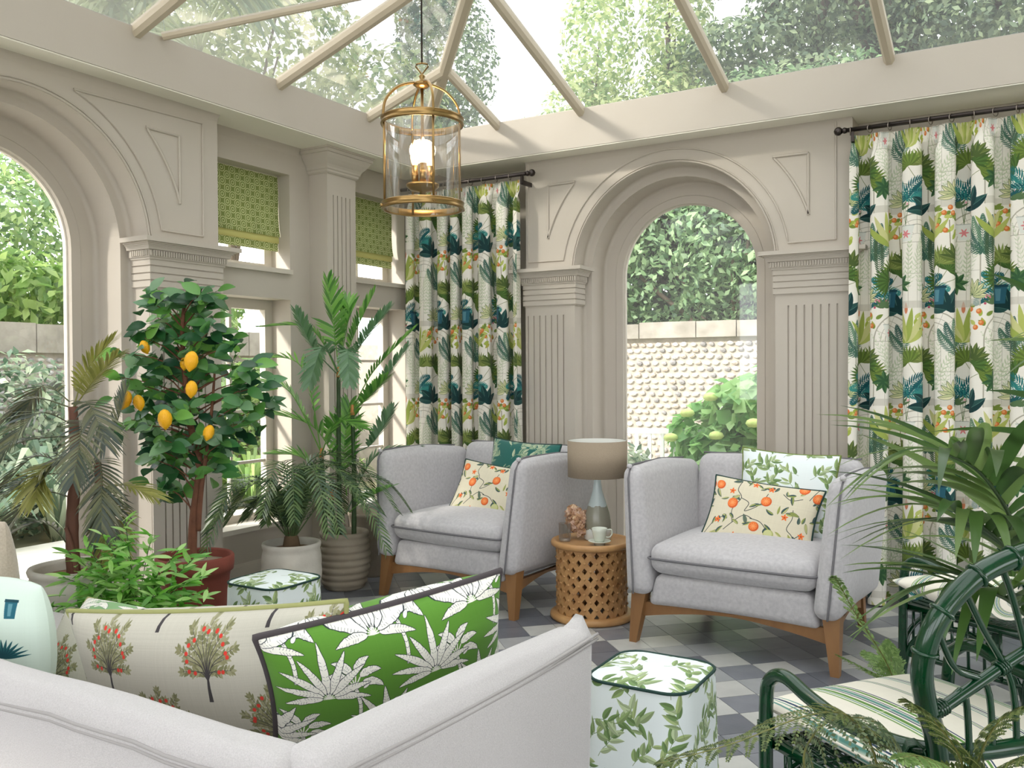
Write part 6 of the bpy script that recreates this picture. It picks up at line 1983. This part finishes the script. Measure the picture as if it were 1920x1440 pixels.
fern([(-.30, 1.92, .42), (-.26, 1.88, .60), (-.25, 1.83, .68), (-.27, 1.76, .70)], .075, 13, lf_ferng, t, 64, 9, .009, .5, FB)
FB2 = Vector((-.115, 1.893, 0))
t = thing('leather_fern', 'olive green fern in the bottom right corner behind the rattan chair back', 'fern', (FB2.x, FB2.y, 0))
mb = MB(); mb.lathe([(0, .0), (.09, 0), (.12, .46), (.13, .48), (.115, .48), (.10, .44), (0, .44)], 24); part('pot', mb, m_clayg, t)
B0 = (-.115, 1.893, .46)
for i, (pts, m_) in enumerate((([(-.125, 1.888, .63), (-.133, 1.884, .71), (-.175, 1.838, .79), (-.211, 1.794, .832)], lf_fern), ([(-.112, 1.9, .63), (-.098, 1.905, .72), (-.062, 1.882, .80), (-.005, 1.86, .85)], lf_fern), ([(-.13, 1.86, .63), (-.147, 1.829, .70), (-.178, 1.742, .754), (-.209, 1.667, .776)], lf_fernl),
                               ([(-.10, 1.88, .63), (-.079, 1.870, .69), (-.027, 1.832, .755), (.03, 1.80, .785)], lf_fern), ([(-.12, 1.87, .62), (-.13, 1.82, .67), (-.13, 1.74, .71), (-.12, 1.66, .70)], lf_fernl), ([(-.09, 1.88, .62), (-.06, 1.84, .68), (-.03, 1.77, .73), (.0, 1.70, .74)], lf_fernl))):
    fern([B0] + pts, .078, 15, m_, t, 70 + i, 9, .0095, .45, FB2)
FB3 = Vector((-.402, 3.345, 0))
t = thing('upright_fern', 'light green fern standing on the tiles between the right armchair and rattan chair', 'fern', FB3)
mb = MB(); mb.lathe([(0, .0), (.07, 0), (.09, .16), (.095, .17), (.085, .17), (.07, .15), (0, .15)], 20); part('pot', mb, m_clayg, t)
for i, pts in enumerate(([(-.402, 3.345, .16), (-.43, 3.33, .33), (-.470, 3.305, .45), (-.542, 3.244, .589), (-.587, 3.184, .70), (-.598, 3.12, .752)], [(-.402, 3.345, .16), (-.42, 3.30, .30), (-.465, 3.245, .39), (-.512, 3.166, .445), (-.575, 3.07, .505)], [(-.402, 3.345, .16), (-.43, 3.348, .34), (-.454, 3.37, .42), (-.470, 3.401, .47)], [(-.402, 3.345, .16), (-.44, 3.40, .30), (-.50, 3.45, .38), (-.56, 3.50, .40)], [(-.402, 3.345, .16), (-.36, 3.33, .30), (-.31, 3.31, .36), (-.26, 3.30, .36)])):
    fern(pts, .075, 17, lf_fernl, t, 80 + i, 8, .011, .3, FB3, 1.0)
# ================================================================== RATTAN CHAIRS
m_rat = M('green_lacquered_rattan', srgb(8, 58, 31), .16, noise=(25, .3), col2=srgb(5, 42, 22), spec=.4, coat=.3)
def wrap(mb, p, d, r, n=5, pitch=.006):
    """cane binding: a few tight turns round a pole"""
    d = Vector(d).normalized(); p = Vector(p)
    a = d.orthogonal().normalized(); b = d.cross(a)
    pts = []
    for i in range(n * 8 + 1):
        q = 2 * PI * i / 8
        pts.append(p + d * (pitch * (i / 8 - n / 2)) + (a * math.cos(q) + b * math.sin(q)) * (r + .002))
    mb.tube(pts, .0032, 5)
def rattan(name, label, loc, rz, cushion=True):
    t = thing(name, label, 'chair', loc, rz, 'green rattan chairs')
    T = lambda nm, pts, r, n=8, seg=8, par=t: part(nm, MB().tube(bez(pts, seg), r, n), m_rat, par)
    # continuous arm and back rail
    arm = []
    L = [(-.335, .055, 0.0), (-.337, .052, .30), (-.340, .045, .54), (-.343, .015, .602), (-.345, -.045, .622), (-.348, -.14, .600), (-.352, -.26, .585), (-.352, -.38, .590), (-.325, -.475, .595), (-.24, -.535, .597), (-.12, -.555, .598)]
    pts = L + [(0, -.558, .598)] + [(-x, y, z) for x, y, z in L[::-1]]
    T('arm_rail', pts, .0195, 10, 6)
    bind = MB()
    for sx in (-1, 1):
        wrap(bind, (sx * .337, .052, .45), (0, 0, 1), .020, 7); wrap(bind, (sx * .345, -.48, .593), (.6, -.8 * sx, 0), .020, 6)
    o = part('binding', bind, m_rat, t); o['kind'] = 'stuff'
    # back hoop
    hp = [(-.300, -.47, 0.0), (-.300, -.495, .42), (-.318, -.52, .60), (-.380, -.545, .73), (-.405, -.56, .82), (-.378, -.575, .92), (-.285, -.59, 1.005), (-.15, -.60, 1.045)]
    hpts = hp + [(0, -.602, 1.06)] + [(-x, y, z) for x, y, z in hp[::-1]]
    hoop_ = T('back_hoop', hpts, .0235, 10, 7)
    H = bez(hpts, 7)
    nd = MB()
    for f in (.27, .33, .38, .425, .47, .53, .575, .62, .67, .73):
        i = int(f * (len(H) - 1)); p = H[i]; d = (H[i + 1] - H[i - 1]).normalized()
        a = d.orthogonal().normalized(); b = d.cross(a)
        nd.tube([p + (a * math.cos(2 * PI * q / 12) + b * math.sin(2 * PI * q / 12)) * .0245 for q in range(12)], .0048, 6, closed=True)
    o = part('node_ring', nd, m_rat, hoop_); o['kind'] = 'stuff'
    # diagonal braces and fan canes inside the hoop
    yb = lambda z: -.475 - .12 * (z - .2) / .85
    for sx in (-1, 1):
        T('brace', [(sx * .365, yb(.70) - .005, .705), (sx * .17, yb(.78), .785), (0, yb(.85), .85)], .0135, 8, 5)
        for k, (x0, z0, x1) in enumerate(((.400, .80, .26), (.385, .90, .19), (.32, .98, .115), (.22, 1.025, .05))):
            T('cane', [(sx * x0, yb(z0) - .004, z0), (sx * (x0 * .62 + x1 * .38 + .0), yb(z0 - .10), z0 - .10), (sx * (x1 + .02), yb(.75), .745), (sx * x1, yb(.6) - .02, .60)], .0075, 6, 6)
    T('cane', [(0, yb(1.05), 1.05), (0, yb(.8), .8), (0, -.555, .60)], .0075, 6, 4)
    jn = MB()
    for x, z in ((0, .85), (-.17, .785), (.17, .785), (-.34, .715), (.34, .715)): wrap(jn, (x, yb(z), z), (1, 0, .3 if x < 0 else -.3), .014, 4, .007)
    o = part('joint_binding', jn, m_rat, t); o['kind'] = 'stuff'
    # seat frame, woven seat, apron hoops
    fr = [(-.315, .05, .405), (.315, .05, .405), (.315, -.47, .405), (-.315, -.47, .405)]
    part('seat_frame', MB().tube(fr, .016, 8, closed=True), m_rat, t)
    wv = MB()
    for i in range(27):
        x = -.30 + .6 * i / 26; wv.tube([(x, .05, .417 + .004 * (i % 2)), (x, -.2, .405), (x, -.47, .417)], .006, 5)
    for i in range(11):
        y = .02 - .46 * i / 10; wv.tube([(-.315, y, .412), (0, y, .404), (.315, y, .412)], .006, 5)
    part('woven_seat', wv, m_rat, t)
    for sx in (-1, 1):
        T('side_rail', [(sx * .325, .05, .20), (sx * .31, -.2, .20), (sx * .30, -.47, .20)], .012, 7, 4)
        T('apron_hoop', [(sx * .335, .05, .12), (sx * .325, .0, .27), (sx * .315, -.2, .36), (sx * .30, -.40, .27), (sx * .30, -.47, .12)], .012, 7, 6)
        for i in range(6): T('spindle', [(sx * .322, -.03 - .07 * i, .40), (sx * .312, -.03 - .07 * i, .20)], .0065, 6, 2)
    T('front_rail', [(-.335, .05, .20), (0, .05, .20), (.335, .05, .20)], .012, 7, 4)
    T('front_hoop', [(-.335, .05, .14), (-.28, .055, .30), (0, .058, .37), (.28, .055, .30), (.335, .05, .14)], .012, 7, 6)
    for i in range(11):
        x = -.27 + .054 * i; T('spindle', [(x, .05, .40), (x, .05, .20)], .0065, 6, 2)
    return t
r1 = (-.415, 2.73, 0)
rattan('rattan_chair', 'green rattan chair nearest the camera, bottom right', r1, math.radians(52.5))
r2 = (-.31, 4.50, 0)
rattan('rattan_chair', 'green rattan chair by the right curtain with a rolled striped cushion on it', r2, math.radians(60))
def rotp(o, a, p): return Vector((o[0] + p[0] * math.cos(a) - p[1] * math.sin(a), o[1] + p[0] * math.sin(a) + p[1] * math.cos(a), p[2]))
# striped seat cushion on the first chair
a1 = math.radians(52.5)
c_ = rotp(r1, a1, (0, -.18, 0))
t = thing('seat_cushion', 'striped white, green and blue seat cushion on the front rattan chair', 'cushion', (c_.x, c_.y, .42), a1)
n = 18
for sg, nm in ((1, 'top'), (-1, 'underside')):
    mb = MB(); vs = []
    g = [math.sin(PI / 2 * (-1 + 2 * i / n)) for i in range(n + 1)]
    for u in g:
        for v in g:
            h = (max(0, 1 - u * u) * max(0, 1 - v * v)) ** .38
            k = 1 - .05 * (1 - v * v) * u * u; l = 1 - .05 * (1 - u * u) * v * v
            vs.append((.305 * u * k, .305 * v * l, .070 + (.062 if sg > 0 else -.062) * h))
    fs, uv = [], []
    for i in range(n):
        for j in range(n):
            f = (i * (n + 1) + j, (i + 1) * (n + 1) + j, (i + 1) * (n + 1) + j + 1, i * (n + 1) + j + 1)
            if sg < 0: f = f[::-1]
            fs.append(f); uv.append([(vs[q][0] + .305 + .02, vs[q][1]) for q in f])
    mb.add(vs, fs, uv, smooth=True); part(nm, mb, mat_stripe, t)
ring = [(.305 * math.copysign(abs(math.cos(q)) ** .25, math.cos(q)) * .97, .305 * math.copysign(abs(math.sin(q)) ** .25, math.sin(q)) * .97, .070) for q in [2 * PI * i / 48 for i in range(48)]]
part('seam', MB().tube(ring, .004, 5, closed=True), mat_stripe, t)
# rolled striped mat on the second chair
a2 = Vector((-.545, 4.235, .475)); b2 = Vector((-.085, 3.93, .515))
ax = (b2 - a2).normalized(); sd = ax.cross(Vector((0, 0, 1))).normalized(); up = sd.cross(ax)
t = thing('rolled_cushion', 'striped seat mat rolled up on the back rattan chair', 'cushion', (a2 + b2) / 2)
ce = (a2 + b2) / 2
mb = MB(); N_, Mx = 28, 12
vs = []
L_ = (b2 - a2).length
for i in range(Mx + 1):
    f = i / Mx
    w_ = .03 + .125 * min(1, f * 1.7) ** .7; h_ = .004 + .075 * min(1, f * 1.5) ** .8
    for j in range(N_):
        q = 2 * PI * j / N_
        vs.append(a2 - ce + ax * L_ * f + sd * w_ * math.cos(q) + up * (h_ * math.sin(q) + .045))
fs, uv = [], []
for i in range(Mx):
    for j in range(N_):
        fs.append((i * N_ + j, i * N_ + (j + 1) % N_, (i + 1) * N_ + (j + 1) % N_, (i + 1) * N_ + j)); u0, u1 = L_ * i / Mx, L_ * (i + 1) / Mx
        uv.append([(u0 * 1.0, j * .02), (u0, j * .02 + .02), (u1, j * .02 + .02), (u1, j * .02)])
mb.add(vs, fs, uv, smooth=True); part('roll', mb, mat_stripe, t)
mb = MB(); vs = []; K = 10
for k in range(K + 1):
    f = 1 - k / K
    for j in range(N_):
        q = 2 * PI * j / N_
        vs.append(b2 - ce + sd * (.155 * f * math.cos(q)) + up * (.079 * f * math.sin(q) + .045) + ax * (.012 * (1 - f)))
fs, uv = [], []
for k in range(K):
    for j in range(N_):
        fs.append((k * N_ + j, k * N_ + (j + 1) % N_, (k + 1) * N_ + (j + 1) % N_, (k + 1) * N_ + j)); uv.append([(.12 + k * .035, 0), (.12 + k * .035, .1), (.12 + (k + 1) * .035, .1), (.12 + (k + 1) * .035, 0)])
mb.add(vs, fs, uv, smooth=True); part('rolled_end', mb, mat_stripe, t)
